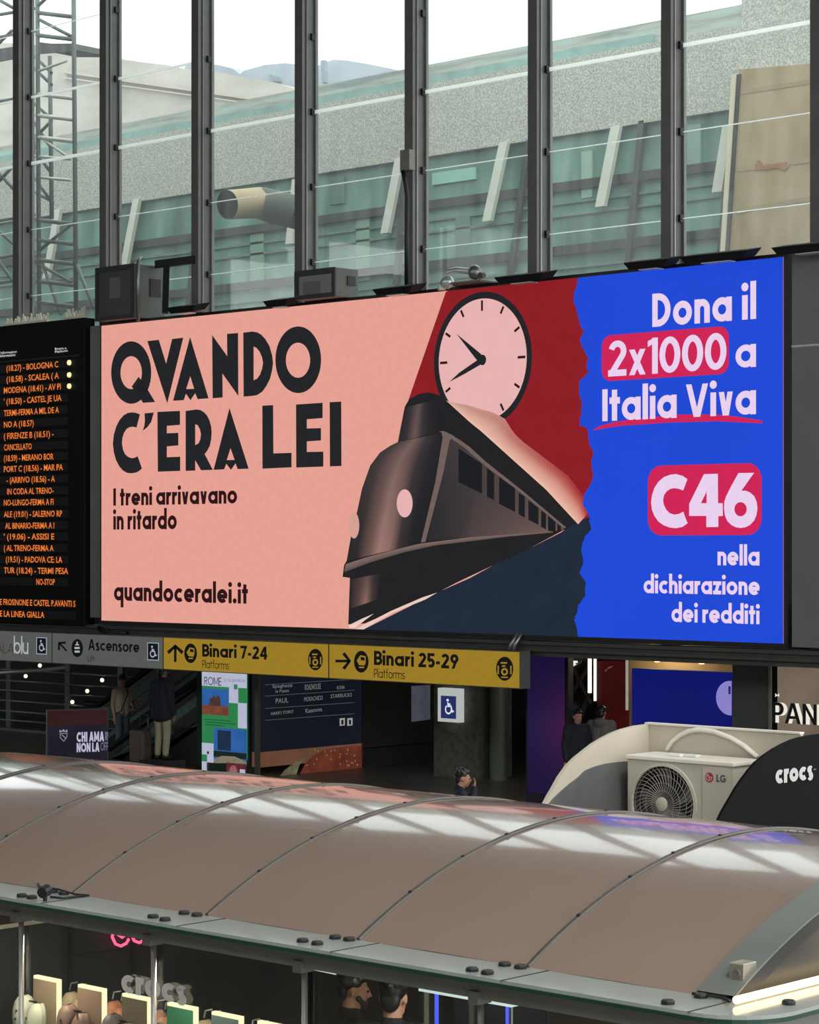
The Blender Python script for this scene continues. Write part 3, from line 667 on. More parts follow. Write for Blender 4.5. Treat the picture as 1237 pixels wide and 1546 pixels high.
for loops in ([E_([(487, 165), (450, 140), (400, 127), (355, 133), (310, 150), (270, 185), (240, 230), (222, 285), (215, 340), (222, 395), (240, 440), (270, 482), (310, 510), (355, 527), (400, 532), (450, 522), (488, 495), (455, 408), (425, 425), (390, 430), (355, 420), (328, 392), (310, 355), (305, 320), (312, 285), (330, 258), (355, 240), (385, 232), (420, 237), (455, 250)])],
              [E_([(610, 128), (714, 125), (716, 345), (750, 345), (752, 440), (718, 442), (718, 522), (628, 524), (628, 440), (500, 440), (500, 350)]), E_([(630, 258), (630, 345), (588, 345)])],
              [E_([(868, 120), (985, 118), (890, 252), (925, 252), (955, 265), (985, 292), (1005, 335), (1010, 385), (1003, 435), (985, 475), (955, 507), (920, 525), (885, 530), (850, 525), (815, 508), (785, 478), (767, 435), (760, 380), (763, 335), (775, 295), (810, 225)]), oval(884, 390, 46, 53, E_)]):
    cm.loops(PB, [clip(l) for l in loops], .046)
cm.build('code', L_lil, scr)
line('donation_text', L_lil, 'nella', 1083.9, 853.3, 1147.2, 854, 832.8, .29, .046, 'x', .10)
line('donation_text', L_lil, 'dichiarazione', 972.3, 895.7, 1147.6, 898.2, 876.5, .29, .046, 'x', .10)
line('donation_text', L_lil, 'dei redditi', 1014.4, 938.6, 1147.2, 942.6, 919, .29, .046, 'x', .10)

# grey cladding either side, gantry beam under the screen
ul = YP(29.70).px(128, 700)[0] + .02
cp = MB().box((ul + .012, YB + .06, vB + .05), (uL - .07, YB + .32, vT + .02)).build('cladding_panel', M_grey); tag(cp, 'narrow grey panel between the departure board and the pink screen edge', 'panel')
cr_ = thing('cladding_panel', 'tall grey panel right of the blue screen edge, with a pale seam', 'panel', (uR + 1.5, YB, vB))
vs_ = PB.px(1190, 523)[1]
MB().box((uR + .12, YB + .05, vB - .05), (uR + 3.2, YB + .3, vs_ - .015)).build('lower_sheet', M_grey, cr_)
MB().box((uR + .12, YB + .05, vs_ + .015), (uR + 3.2, YB + .3, vT + .055)).build('upper_sheet', M_grey, cr_)
MB().box((uR + .12, YB + .04, vs_ - .015), (uR + 3.2, YB + .28, vs_ + .015)).build('seam', pm('pale_seam', (190, 194, 190), .4), cr_)
gb = thing('gantry_beam', 'dark ribbed beam running under the billboard above the signs', 'beam', (-30, YB + .1, vB - .3))
x0g, x1g = -48, uR + 3.4
for (za, zb_, y0, y1) in ((-.10, -.16, 0, .35), (-.16, -.22, .06, .35), (-.22, -.27, .02, .35), (-.27, -.36, .12, .35)):
    MB().box((x0g, YB + y0, vB + zb_), (x1g, YB + y1, vB + za)).build('rail', pm('beam_%d' % int(-za * 100), (74, 73, 69), .6, .1, .15, 3), gb)
for x in (775, 781):
    a = PB.p3(x, 978, .05); MB().tube([a + Vector((.1, 0, .25)), a + Vector((.02, -.08, .05)), a + Vector((-.08, -.05, -.22))], .035, 8).build('pipe_clamp', M_alu, gb, smooth=True)
a = PB.p3(150, 948, .06)
MB().tube([a, a + Vector((.4, -.1, -.1)), a + Vector((.9, -.05, -.08))], .05, 8).build('cable_loop', M_black, gb, smooth=True)

# ------------------------------------------------------------------ departure board
PDP = YP(29.70)
ud, _ = PDP.px(126, 700); vdt = PDP.px(126, 479)[1]; vdb = PDP.px(126, 946)[1]; udl = ud - 5.2
db = thing('departure_board', 'tall black departure board with rows of orange text', 'departure board', (ud - 2.5, 29.70, vdb))
MB().box((udl, 29.72, vdb), (ud, 30.0, vdt)).build('case', pm('board_black', (11, 12, 15), .6, 0, .1, 2, .2), db, bevel=.02)
MB().box((udl, 29.69, vdt - .78), (ud - .12, 29.73, vdt - .74)).build('header_rail', pm('board_rail', (24, 26, 28), .5), db)
L_or = led('led_orange', (238, 126, 52), .35, 1.0, 14); M_strip = pm('row_glass', (38, 39, 39), .5, 0, .08, 2, .2)
rows = [('(18.27) - BOLOGNA C', 10, 88, 552.5), ('(18.58) - SCALEA ( A', 10, 89, 569.4), ('MODENA (18.41) - AV PI', 6, 92, 586), ("' (18.50) - CASTEL JE UA", 6, 93, 603), ('TERMI-FERMA A MIL DE A', 6, 89, 620.7), ('NO A (18.57)', 6, 51, 638.3), ('( FIRENZE B (18.51) -', 6, 81, 656), ('CANCELLATO', 6, 48, 673.3), ('(18.59) - MERANO BOR', 6, 81, 690), ('PORT C (18.56) - MAR PA', 6, 95, 706.5), ('- (ARRIVO (18.56) - A', 10, 83, 723.5), ('IN CODA AL TRENO-', 11, 81, 741), ('NO-LUNGO-FERMA A FI', 6, 81, 758), ('ALE (19.01) - SALERNO RP', 6, 94, 775.7), ('AL BINARIO-FERMA A I', 8, 82, 793.4), ("' (19.06) - ASSISI E", 6, 82, 810), ('( AL TRENO-FERMA A', 6, 81, 827.4), ('(19.51) - PADOVA CE: LA', 9, 94, 844.7), ('TUR (18.24) - TERMI PESA', 6, 103, 861.5), ('NO-STOP', 55, 83, 878.3), ('E FROSINONE E CASTEL P.AVANTI S', 0, 114, 910), ('E LA LINEA GIALLA', 0, 67, 928)]
for i, (s, x0, x1, y) in enumerate(rows):
    uu = PDP.px(114 if i > 19 else 102, 700)[0]; vc = PDP.px(55, y)[1]; hv = .072
    st_ = MB().box((udl + .1, 29.702, vc - hv - .01), (uu, 29.722, vc + hv + .01)).build('display_row', M_strip, db)
    m = MB(); u0 = PDP.px(x0, y)[0]; u1 = PDP.px(x1, y)[0]; yb = HOR - (vc - hv * .85 - EYE) * PDP.P.y ** 0
    # text baseline is level on the board
    cu2 = bpy.data.curves.new('line', 'FONT'); cu2.body = s; cu2.resolution_u = 2; cu2.offset = .012
    ob = bpy.data.objects.new('line', cu2); COL.objects.link(ob)
    me = bpy.data.meshes.new_from_object(ob.evaluated_get(bpy.context.evaluated_depsgraph_get()))
    xs = [v.co.x for v in me.vertices]; a, b = min(xs), max(xs)
    m.add([PDP.at(u0 + (v.co.x - a) / (b - a) * (u1 - u0), vc - hv * .85 + v.co.y / .70 * hv * 1.7, .006) for v in me.vertices], [tuple(p.vertices) for p in me.polygons])
    bpy.data.objects.remove(ob); bpy.data.curves.remove(cu2); bpy.data.meshes.remove(me)
    m.build('row_text', L_or, st_)
    if i < 3: MB().lathe(PDP.p3(105, [547.5, 566, 583][i]), (0, -1, 0), [(0, .03), (.05, .03), (.055, 0)], 16).build('signal_lamp', led('lamp_warm', (255, 232, 170), .02, 1.3), db)
L_wh = led('led_white', (225, 230, 232), .1)
m = MB(); font_text(m, PDP, 'Informazioni', 2, 534.5, 26, 532.5, 531, .02); font_text(m, PDP, 'Information', 1, 539.5, 24, 537.5, 535.5, .02); m.build('column_heading', L_wh, db)
m = MB(); font_text(m, PDP, 'Binario n.', 84, 528.5, 102, 527, 525, .02); font_text(m, PDP, 'Platform', 84, 533, 103, 531, 529.5, .02); m.build('column_heading', L_wh, db)
M_spk = pm('spike_pale', (238, 232, 214), .4, 0, .05, 6)
for (xa, xb, n, lab) in ((3, 67, 22, 'longer row of pale bird spikes on top of the departure board'), (93, 123, 10, 'short row of pale bird spikes at the right end of the departure board')):
    a, b = PDP.px(xa, 480)[0], PDP.px(xb, 480)[0]
    t = thing('bird_spikes', lab, 'bird spikes', ((a + b) / 2, 29.8, vdt), 'bird spike rows on the departure board')
    MB().box((a, 29.76, vdt), (b, 29.84, vdt + .05)).build('base_strip', M_spk, t)
    for k in range(n):
        x = a + (b - a) * (k + .5) / n; s_ = 1 if k % 2 else -1
        MB().tube([(x, 29.80, vdt + .04), (x + s_ * random.uniform(.02, .10), 29.80 - .05 * s_, vdt + random.uniform(.12, .22))], .02, 5).build('spike', M_spk, t)

# ------------------------------------------------------------------ cabinets, floodlights and the lamp arm on top of the billboard
def cabinet(x0, x1, x2, yt, yb, Y, dep, lab, win):
    P = YP(Y); u0, vt = P.px(x0, yt); u1 = P.px(x1, yt)[0]; vb = vT + .065
    t = thing('control_cabinet', lab, 'cabinet', ((u0 + u1) / 2, Y, vb))
    MB().box((u0, Y, vb), (u1, Y + dep, vt)).build('case', pm('cabinet_grey', (104, 104, 98), .5, .1, .1, 2), t, bevel=.015)
    fr = MB(); w = .08
    fr.loops(P, [[(u0, vb), (u1, vb), (u1, vt), (u0, vt)], [(u0 + w, vb + w), (u1 - w, vb + w), (u1 - w, vt - w * 1.3), (u0 + w, vt - w * 1.3)]], .03, .03)
    d_ = fr.build('door', pm('cabinet_frame', (48, 50, 50), .5), t)
    MB().loops(P, [[(u0 + w, vb + w), (u1 - w, vb + w), (u1 - w, vt - w * 1.3), (u0 + w, vt - w * 1.3)]], .008, .008).build('door_panel', pm('cabinet_glass', (64, 66, 62), .2), d_)
    a, b_, c_, e_ = win
    MB().loops(P, [[(u0 + (u1 - u0) * a, vb + (vt - vb) * b_), (u0 + (u1 - u0) * c_, vb + (vt - vb) * b_), (u0 + (u1 - u0) * c_, vb + (vt - vb) * e_), (u0 + (u1 - u0) * a, vb + (vt - vb) * e_)]], .012, .004).build('notice', pm('notice_grey', (112, 112, 106), .6), d_)
    S = XP(u1)
    MB().loops(S, [[(Y + dep * .5, vb + (vt - vb) * .42), (Y + dep * .85, vb + (vt - vb) * .42), (Y + dep * .85, vb + (vt - vb) * .75), (Y + dep * .5, vb + (vt - vb) * .75)]], .02, .02).build('vent', pm('vent_dark', (58, 54, 48), .6), t)
    return t, u1, vt
t, u1, vt = cabinet(145, 203, 260, 405, 487, 29.55, .78, 'grey cabinet with a dark framed door standing on the billboard left of the pipe', (.36, .40, .64, .78))
MB().tube([(u1 + .05, 29.6, vT), (u1 + .05, 29.6, vt + .05), (u1 + .05, 29.7, vt + .12)], .035, 8).build('conduit', M_alu, t, smooth=True)
MB().box((u1 + .02, 30.05, vt - .05), (u1 + 1.15, 30.12, vt + .10)).build('bracket_arm', M_black, t)
MB().bar((u1 + .55, 29.9, vt - .05), (u1 + .85, 29.6, vT + .1), .12, .06).build('brace', M_black, t)
cabinet(446, 507, 543, 410, 455, 29.5, .58, 'smaller grey cabinet on the billboard above the word EI, near the middle mullions', (.2, .15, .62, .6))
def flood(x0, x1, y, lab, w=.34):
    P = YP(29.5); u0, v = P.px(x0, y); u1 = P.px(x1, y)[0]; c = Vector(((u0 + u1) / 2, 29.45, v))
    t = thing('floodlight', lab, 'floodlight', (c.x, 29.5, vT + .06), 'floodlights along the top of the billboard')
    h = (u1 - u0) / 2
    m = MB(); z = v
    m.add([(u0, 29.3, z - .05), (u1, 29.3, z - .05), (u1, 29.7, z + .03), (u0, 29.7, z + .03), (u0 + .10, 29.33, z - .17), (u1 - .10, 29.33, z - .17), (u1 - .10, 29.66, z - .10), (u0 + .10, 29.66, z - .10)],
          [(0, 1, 2, 3), (7, 6, 5, 4), (0, 4, 5, 1), (1, 5, 6, 2), (2, 6, 7, 3), (3, 7, 4, 0)])
    m.build('housing', pm('lamp_black', (22, 23, 24), .7, 0, .1, 4, .2), t, bevel=.012)
    MB().box((c.x - h * .4, 29.55, vT + .061), (c.x + h * .4, 29.86, max(vT + .09, z - .09))).build('bracket', M_steel, t)
    MB().box((c.x - h * .4, 29.36, z - .182), (c.x + h * .4, 29.55, z - .165)).build('lens', pm('lamp_lens', (196, 200, 196), .2), t)
flood(262, 306, 462, 'black floodlight next to the tall grey cabinet, leftmost on the billboard')
flood(408, 446, 452, 'black floodlight touching the left side of the smaller grey cabinet')
flood(573, 634, 434, 'black floodlight left of the chrome lamp arm, above the pink screen')
flood(757, 832, 416, 'black floodlight above the clock and the red part of the screen')
flood(952, 1020, 394, 'black floodlight at the left of the pair above the blue screen')
flood(1036, 1140, 385, 'long black floodlight at the right of the pair above the blue screen')
flood(1175, 1290, 371, 'black floodlight at the right picture edge above the grey panel')
la = thing('lamp_arm', 'chrome bent arm with clamps standing above the clock artwork', 'lamp arm', YP(29.5).p3(700, 432))
PL = YP(29.5)
MB().tube([PL.p3(670, 433), PL.p3(674, 424), PL.p3(674, 416), PL.p3(679, 410), PL.p3(690, 407.5), PL.p3(712, 410)], .055, 10).build('arm', pm('lamp_chrome', (214, 218, 216), .25, .5, .05, 4), la, smooth=True)
MB().ball(PL.p3(675, 426), (.14, .1, .12)).build('head', pm('lamp_chrome', (214, 218, 216), .25, .5, .05, 4), la, smooth=True)
MB().tube([PL.p3(675, 427), PL.p3(694, 429)], .025, 6).build('lever', M_alu, la)
MB().ball(PL.p3(717, 411), (.13, .1, .13)).build('clamp', M_alu, la, smooth=True)
MB().tube([PL.p3(714, 414), PL.p3(731, 416)], .05, 8).build('clamp_bolt', M_steel, la)
MB().tube([PL.p3(725, 416), (PL.p3(725, 416).x, 29.5, vT + .09)], .02, 6).build('post', M_steel, la)
MB().box((PL.p3(672, 416).x, 29.45, vT + .061), (PL.p3(728, 416).x, 29.9, vT + .09)).build('base_plate', M_steel, la)
MB().tube([PL.p3(667, 434), PL.p3(667, 438)], .07, 8).build('foot', M_white, la)
jb = thing('junction_box', 'small grey box with a drooping cable fixed to the mullion above the lamp arm', 'junction box', YP(29.95).p3(613, 260))
PJ = YP(29.95)
MB().rect(PJ, 604, 227, 618, 258, 0, .15).build('box', pm('box_grey', (126, 122, 112), .5), jb, bevel=.01)
MB().tube([PJ.p3(608, 258), PJ.p3(612, 275), PJ.p3(615, 300), PJ.p3(614, 360), PJ.p3(614, 430)], .04, 8).build('cable', M_black, jb, smooth=True)

# ------------------------------------------------------------------ hanging direction signs
YS = 29.45; PG = YP(YS)
M_sg = led('sign_grey', (84, 86, 84), .04); M_sy = led('sign_yellow', (152, 122, 36), .04); M_ink = pm('sign_ink', (20, 20, 22), .6)
M_sb = pm('sign_blue', (24, 34, 74), .5); M_sw = led('sign_white', (170, 176, 178), .05); M_sw2 = led('sign_white_bright', (214, 218, 228), .05)
vsa, vsb = PG.px(640, 977.5)[1], PG.px(640, 1032.5)[1]
def sign(x0, x1, mat, lab, cat='sign'):
    u0, u1 = PG.px(x0, 1000)[0], PG.px(x1, 1000)[0]
    t = thing('direction_sign', lab, cat, ((u0 + u1) / 2, YS, vsb))
    MB().box((u0 + .012, YS + .015, vsb), (u1 - .012, YS + .28, vsa)).build('housing', pm('sign_case', (92, 96, 90), .5, .2, .08, 3), t)
    MB().loops(PG, [[(u0 + .02, vsb + .015), (u1 - .02, vsb + .015), (u1 - .02, vsa - .015), (u0 + .02, vsa - .015)]], 0, .012).build('face', mat, t)
    for k in (.2, .8):
        x = u0 + (u1 - u0) * k; MB().box((x - .03, YS + .1, vsa), (x + .03, YS + .16, vB - .36)).build('hanger', M_steel, t)
    return t
def wheelchair(mb, pl, cx, cy, hx, hy, d):
    def q(L): return [(cx + a * hx, cy - b * hy) for a, b in L]
    mb.pxpoly(pl, q(ell(-.14, .62, .17, .13, 14)), d)
    w = .15
    for pts in ([(-.12, .42), (-.08, .05), (.34, .05), (.52, -.48), (.74, -.40)], [(-.10, .24), (.26, .24)], arc(-.02, -.24, .42, .40, 125, 385, 18)):
        L, R_ = stroke_poly(pts, w)
        for i in range(len(L) - 1): mb.pxpoly(pl, q([tuple(L[i]), tuple(R_[i]), tuple(R_[i + 1]), tuple(L[i + 1])]), d)
def arrow(mb, cx, cy, hx, hy, ang, d=.006):
    a = math.radians(ang); R2 = lambda x, y: (cx + (x * math.cos(a) - y * math.sin(a)) * hx, cy - (x * math.sin(a) + y * math.cos(a)) * hy)
    for pts in ([(-1, -.14), (.8, -.14), (.8, .14), (-1, .14)], [(.98, 0), (.2, -.92), (-.14, -.72), (.60, .0)], [(.98, 0), (.60, 0), (-.14, .72), (.2, .92)]):
        mb.pxpoly(PG, [R2(*p) for p in pts], d)
def picto(t, cx, cy, rx, ry, kind, face):
    o = MB().pxpoly(PG, ell(cx, cy, rx, ry, 28), .005).build('pictogram', M_ink, t)
    m = MB(); E_l = lambda a, b, c_, e: m.pxpoly(PG, [(cx + a * rx, cy + b * ry), (cx + c_ * rx, cy + b * ry), (cx + c_ * rx, cy + e * ry), (cx + a * rx, cy + e * ry)], .009)
    if kind == 'train':
        m.pxpoly(PG, [(cx - .62 * rx, cy - .1 * ry), (cx - .1 * rx, cy - .6 * ry), (cx + .62 * rx, cy - .5 * ry), (cx + .62 * rx, cy + .1 * ry), (cx + .45 * rx, cy + .35 * ry), (cx - .3 * rx, cy + .3 * ry)], .009)
        E_l(-.3, .45, .4, .58)
        k = MB().pxpoly(PG, [(cx - .05 * rx, cy - .45 * ry), (cx + .5 * rx, cy - .38 * ry), (cx + .5 * rx, cy - .1 * ry), (cx - .05 * rx, cy - .15 * ry)], .012)
        k.build('pictogram_detail', M_ink, t)
    elif kind == 'lift':
        for yy in (-.12, .28): E_l(-.45, yy, .45, yy + .22)
        E_l(-.1, -.7, .1, -.3); E_l(-.34, -.42, .34, -.30)
    else:
        m.loops(PG, [[PG.px(*p) for p in ell(cx, cy + .25 * ry, .40 * rx, .32 * ry, 16)], [PG.px(*p) for p in ell(cx, cy + .25 * ry, .2 * rx, .16 * ry, 16)]], .009)
        E_l(-.45, -.55, .3, -.42); E_l(-.82, -.25, -.66, .45); E_l(.66, -.25, .82, .45); E_l(-.4, .66, .4, .76); E_l(-.3, -.28, .1, -.16)
    m.build('pictogram_symbol', face, t)
s1 = sign(-150, 78, M_sg, 'grey sign at the far left, with outlined lettering and a wheelchair symbol')
def wbox(t, x0, y0, x1, y1, cx, cy):
    MB().rect(PG, x0, y0, x1, y1, .004).build('symbol_plate', M_sw, t); MB().rect(PG, x0 + .9, y0 + 1, x1 - .9, y1 - 1, .006).build('symbol_plate', M_sb, t)
    m = MB(); wheelchair(m, PG, cx, cy, (x1 - x0) * .46, (y1 - y0) * .46, .009); m.build('wheelchair_symbol', M_sw, t)
wbox(s1, 55, 962, 70.7, 987.5, 63, 975)
m = MB(); put_text(m, PG, 'SALA', -14, 985.0, 22, 986.5, 971, .13, .006, track=.06); m.build('lettering', pm('sala_orange', (150, 110, 92), .6), s1)
m = MB(); put_text(m, PG, 'blu', 21, 986.5, 43, 988, 959.5, .16, .006, 'asc', .06); m.build('lettering', M_sw, s1)
s2 = sign(78, 246, M_sg, 'grey Ascensore lift sign with an up-left arrow')
m = MB(); arrow(m, 94.5, 976, 9, 9.5, 135); m.build('arrow', M_ink, s2)
picto(s2, 116.8, 978.4, 8.6, 13.7, 'lift', M_sw)
m = MB(); put_text(m, PG, 'Ascensore', 133.4, 981.6, 211.2, 985, 965, .27, .006, track=.10); m.build('lettering', M_ink, s2)
m = MB(); put_text(m, PG, 'Lift', 132.6, 998.2, 143.5, 999, 990.3, .15, .006); m.build('small_lettering', pm('sign_dim_ink', (40, 40, 40), .6), s2)
wbox(s2, 222.5, 970, 240, 996.5, 231, 984)
s3 = sign(246, 496, M_sy, 'yellow platforms sign reading Binari 7-24 with an up arrow')
m = MB(); arrow(m, 264.9, 986, 13.5, 13.5, 90); m.build('arrow', M_ink, s3)
picto(s3, 288, 986.3, 9.6, 14.8, 'train', M_sy)
m = MB(); put_text(m, PG, 'Binari 7-24', 305.6, 992, 404, 995.2, 973, .29, .006, track=.11); m.build('lettering', M_ink, s3)
m = MB(); put_text(m, PG, 'Platforms', 305.6, 1008.6, 346.5, 1010.6, 996.6, .14, .006, track=.10); m.build('small_lettering', M_ink, s3)
picto(s3, 476.5, 995.8, 11, 16.3, 'turnstile', M_sy)
s4 = sign(496, 785, M_sy, 'yellow platforms sign reading Binari 25-29 with a right arrow')
m = MB(); arrow(m, 518.7, 998, 12, 14.5, 0); m.build('arrow', M_ink, s4)
picto(s4, 545.8, 999, 11, 16.5, 'train', M_sy)
m = MB(); put_text(m, PG, 'Binari 25-29', 565, 1004.8, 693, 1009, 983.4, .29, .006, track=.11); m.build('lettering', M_ink, s4)
m = MB(); put_text(m, PG, 'Platforms', 565, 1023.2, 612, 1025.4, 1009.8, .14, .006, track=.10); m.build('small_lettering', M_ink, s4)
picto(s4, 762.4, 1009.6, 13, 18.2, 'turnstile', M_sy)

# ------------------------------------------------------------------ the concourse under the screen
def slab(name, pl, x0, y0, x1, y1, mat, thick, d=0, parent=None, floor=False, **k):
    u0, v1 = pl.px(x0, y0); u1 = pl.px(x1, y0)[0]; v0 = 0 if floor else pl.px(x0, y1)[1]
    return MB().loops(pl, [[(u0, v0), (u1, v0), (u1, v1), (u0, v1)]], d, thick).build(name, mat, parent, **k)
# tourism totem
PT_ = YP(31.2)
tt = thing('tourism_totem', 'lit green and white tourism display headed ROME, right of the escalator', 'display', PT_.p3(338, 1175) * Vector((1, 1, 0)) if False else (PT_.px(338, 1100)[0], 31.2, 0))
slab('case', PT_, 297, 1012, 376, 1170, pm('totem_green', (44, 66, 52), .5), .25, 0, tt, True)
L_tg = led('totem_green_lit', (44, 124, 72), .1, 1, 3); L_tw = led('totem_white', (178, 180, 204), .04); L_sky = led('totem_sky', (44, 92, 158), .2, 1, 2); L_earth = led('totem_earth', (112, 64, 46), .25, 1, 6); L_dkb = led('totem_dark', (28, 44, 66), .2, 1, 5)
def ts(x0, y0, x1, y1, mat, d, nm='picture'): MB().rect(PT_, x0, y0, x1, y1, d).build(nm, mat, tsc)
tsc = MB().loops(PT_, [[(PT_.px(306, 0)[0], .3), (PT_.px(374, 0)[0], .3), (PT_.px(374, 0)[0], PT_.px(306, 1012)[1]), (PT_.px(306, 0)[0], PT_.px(306, 1012)[1])]], .02, .015).build('screen', L_tg, tt)
ts(306, 1012, 374, 1035, L_tw, .024, 'heading_field'); ts(347, 1035, 361, 1061, L_tw, .024, 'white_block'); ts(354.5, 1033, 360, 1040.5, L_tg, .026, 'green_block'); ts(360.5, 1061, 374, 1099, L_tw, .024, 'white_block')
ts(306, 1121, 324, 1150, L_tw, .024, 'white_block'); ts(306, 1138.5, 314, 1149, L_tg, .026, 'green_block'); ts(306, 1149, 313.5, 1185, L_tw, .024, 'white_block'); ts(314, 1134, 317, 1138, L_dkb, .028, 'dark_block')
ts(306.5, 1039, 346.5, 1078, L_sky, .026); ts(306.5, 1064, 346.5, 1078, L_earth, .028)
MB().pxpoly(PT_, [(317, 1065), (319, 1053), (322, 1055), (324, 1049), (327, 1053), (331, 1049), (334, 1055), (335, 1066)], .03).build('picture_rocks', led('totem_rock', (70, 50, 48), .3, 1, 8), tsc)
ts(324, 1098, 374, 1150, L_sky, .026); ts(330, 1102, 350, 1132, L_dkb, .028); ts(324, 1133, 374, 1142, led('totem_trees', (22, 34, 30), .2), .03)
MB().pxpoly(PT_, [(324, 1146), (336, 1141), (356, 1142), (374, 1150), (374, 1156), (350, 1152), (326, 1152)], .032).build('picture_arena', led('totem_arena', (122, 116, 98), .2, 1, 8), tsc)
ts(344, 1151, 374, 1185, led('totem_maroon', (96, 40, 48), .4, 1, 8), .034)
MB().pxpoly(PT_, ell(354, 1164, 6, 9, 14), .036).build('picture_medallion', led('totem_medal', (150, 90, 92), .3, 1, 9), tsc)
MB().rect(PT_, 364, 1161, 372, 1173, .036).build('picture_tile', L_tw, tsc)
m = MB(); put_text(m, PT_, 'ROME', 310, 1034, 336, 1035, 1021.8, .15, .03, track=.12); m.build('heading', led('totem_ink', (30, 32, 52), .1), tsc)
m = MB(); font_text(m, PT_, 'ET SES ENVIRONS', 340, 1029, 372, 1030, 1024.5, .03); m.build('subheading', led('totem_lilac_ink', (118, 112, 150), .1), tsc)
for (y, x1) in ((1085, 350), (1089, 357), (1093, 340)): MB().rect(PT_, 311, y, x1, y + 1.4, .028).build('text_line', led('totem_dim_ink', (28, 86, 52), .1), tsc)
# directory board and dark wall panels, receding from the camera
xa, xb = 392, 545
ra = ray(xa, 1000); YA = 31.0; XD = YA * ra.x / ra.y; PX = XP(XD)
dr = thing('directory_board', 'black directory board of shop names above a burger advertisement', 'directory', (XD, YA + 1.4, 0))
ya0, ya1 = PX.px(391, 1100)[0], PX.px(546, 1100)[0]
vtop = 3.05; vbq = PX.px(391, 1136)[1]
MB().loops(PX, [[(ya0, vbq), (ya1, vbq), (ya1, vtop), (ya0, vtop)]], 0, .2).build('board', led('directory_black', (18, 20, 30), .2, 1, 1), dr)
bg_ = MB().loops(PX, [[(ya0, .2), (ya1, .2), (ya1, vbq), (ya0, vbq)]], 0, .2).build('advert', led('advert_tan', (98, 66, 48), .2, 1, 1), dr)
bun = [(446, 1190), (452, 1170), (460, 1153), (472, 1141), (488, 1133), (505, 1129), (525, 1126.5), (546, 1126), (546, 1190)]
MB().pxpoly(PX, bun, .006).build('bun', led('bun_brown', (92, 44, 30), .3, 1, 3), bg_)
MB().pxpoly(PX, [(420, 1175), (430, 1162), (441, 1154), (455, 1145), (462, 1142), (452, 1155), (447, 1170), (440, 1190), (420, 1190)], .004).build('lettuce', led('lettuce_pale', (92, 88, 68), .4, 1, 8), bg_)
for k in range(24):
    x, y = random.uniform(462, 540), random.uniform(1129, 1156)
    if (x < 475 and y < 1143): continue
    MB().pxpoly(PX, ell(x, y, 1.0, 1.5, 8), .009).build('sesame_seed', led('sesame', (128, 102, 82), .2), bg_)
MB().pxpoly(PX, [(388, 990), (391.5, 990), (391.5, 1190), (388, 1190)], .03, .1).build('frame', pm('frame_olive', (92, 90, 78), .5), dr)
L_dim = led('directory_text', (120, 122, 122), .2, 1, 10)
for (y0, y1) in ((1033.5, 1025), (1050.5, 1041.5), (1069.3, 1060.2), (1087, 1077)): MB().pxpoly(PX, [(400, y0), (535, y1), (535, y1 + .9), (400, y0 + .9)], .004).build('rule', led('directory_rule', (74, 76, 78), .1), dr)
for (s, x0, y0, x1, y1, yt) in (('Spaghetti', 411, 1038.5, 441, 1037, 1033.5), ('la Piazza', 416, 1046, 436, 1044.5, 1041.5), ('ROADHOUSE', 460, 1042, 484, 1040, 1033.5), ('VICTORIA', 508, 1041, 520, 1040, 1036), ('PAUL', 416, 1062, 435, 1060.5, 1054.5), ('MOKACHICO', 459, 1059, 487, 1056.5, 1052.5), ('STARBUCKS', 499, 1054, 531, 1051.5, 1048.5), ('HARRY POINT', 409, 1080, 443, 1076.5, 1075), ('Kasanova', 461, 1076.5, 486, 1073.5, 1070)):
    m = MB(); font_text(m, PX, s, x0, y0, x1, y1, yt, .006); m.build('shop_name', L_dim, dr)
for x in (512.5, 524): MB().pxpoly(PX, [(x, 1084.5), (x + 8, 1083.8), (x + 8, 1095), (x, 1096)], .006).build('service_icon', led('icon_grey', (150, 150, 148), .1), dr); MB().pxpoly(PX, [(x + 2.5, 1087), (x + 5.5, 1086.7), (x + 5.5, 1093.5), (x + 2.5, 1094)], .009).build('service_glyph', M_ink, dr)
ya2 = PX.px(654, 1100)[0]; vm = PX.px(548, 1131)[1]
wl = thing('wall_panelling', 'plain dark grey wall panels between the directory board and the pillar', 'wall panels', (XD, (ya1 + ya2) / 2, 0))
MB().loops(PX, [[(ya1 + .06, vm + .02), (ya2, vm + .02), (ya2, 3.2), (ya1 + .06, 3.2)]], 0, .15).build('upper_panel', pm('panel_char', (84, 86, 84), .35, .1, .1, 1), wl)
MB().loops(PX, [[(ya1 + .06, 0), (ya2, 0), (ya2, vm), (ya1 + .06, vm)]], 0, .15).build('lower_panel', pm('panel_char2', (76, 78, 78), .35, .1, .1, 1), wl)
MB().pxpoly(PX, [(621, 1036), (649, 1034), (649, 1086), (621, 1090)], .01, .008).build('faded_poster', led('faded_poster', (66, 68, 76), .2, 1, 3), wl)
# pillar with the lift sign, person phoning in front of it
PP = YP(33.6)
pu0, pu1 = PP.px(655, 1100)[0], PP.px(722, 1100)[0]
struct(MB().box((pu0, 33.6, 0), (pu1, 34.6, 3.3)).build('trim_12', gsurf('pillar_stone', [(.35, (92, 96, 86)), (.6, (112, 116, 104))], 9, (1, 1, 1), .6)))
pp = MB().lathe((PP.px(734, 1100)[0] + .05, 33.9, 0), (0, 0, 1), [(0, 0), (.17, 0), (.17, 3.3), (0, 3.3)], 20).build('round_column', pm('column_green', (112, 124, 112), .4, .1, .1, 2), smooth=2); tag(pp, 'slim round grey-green column right of the stone pillar', 'column')
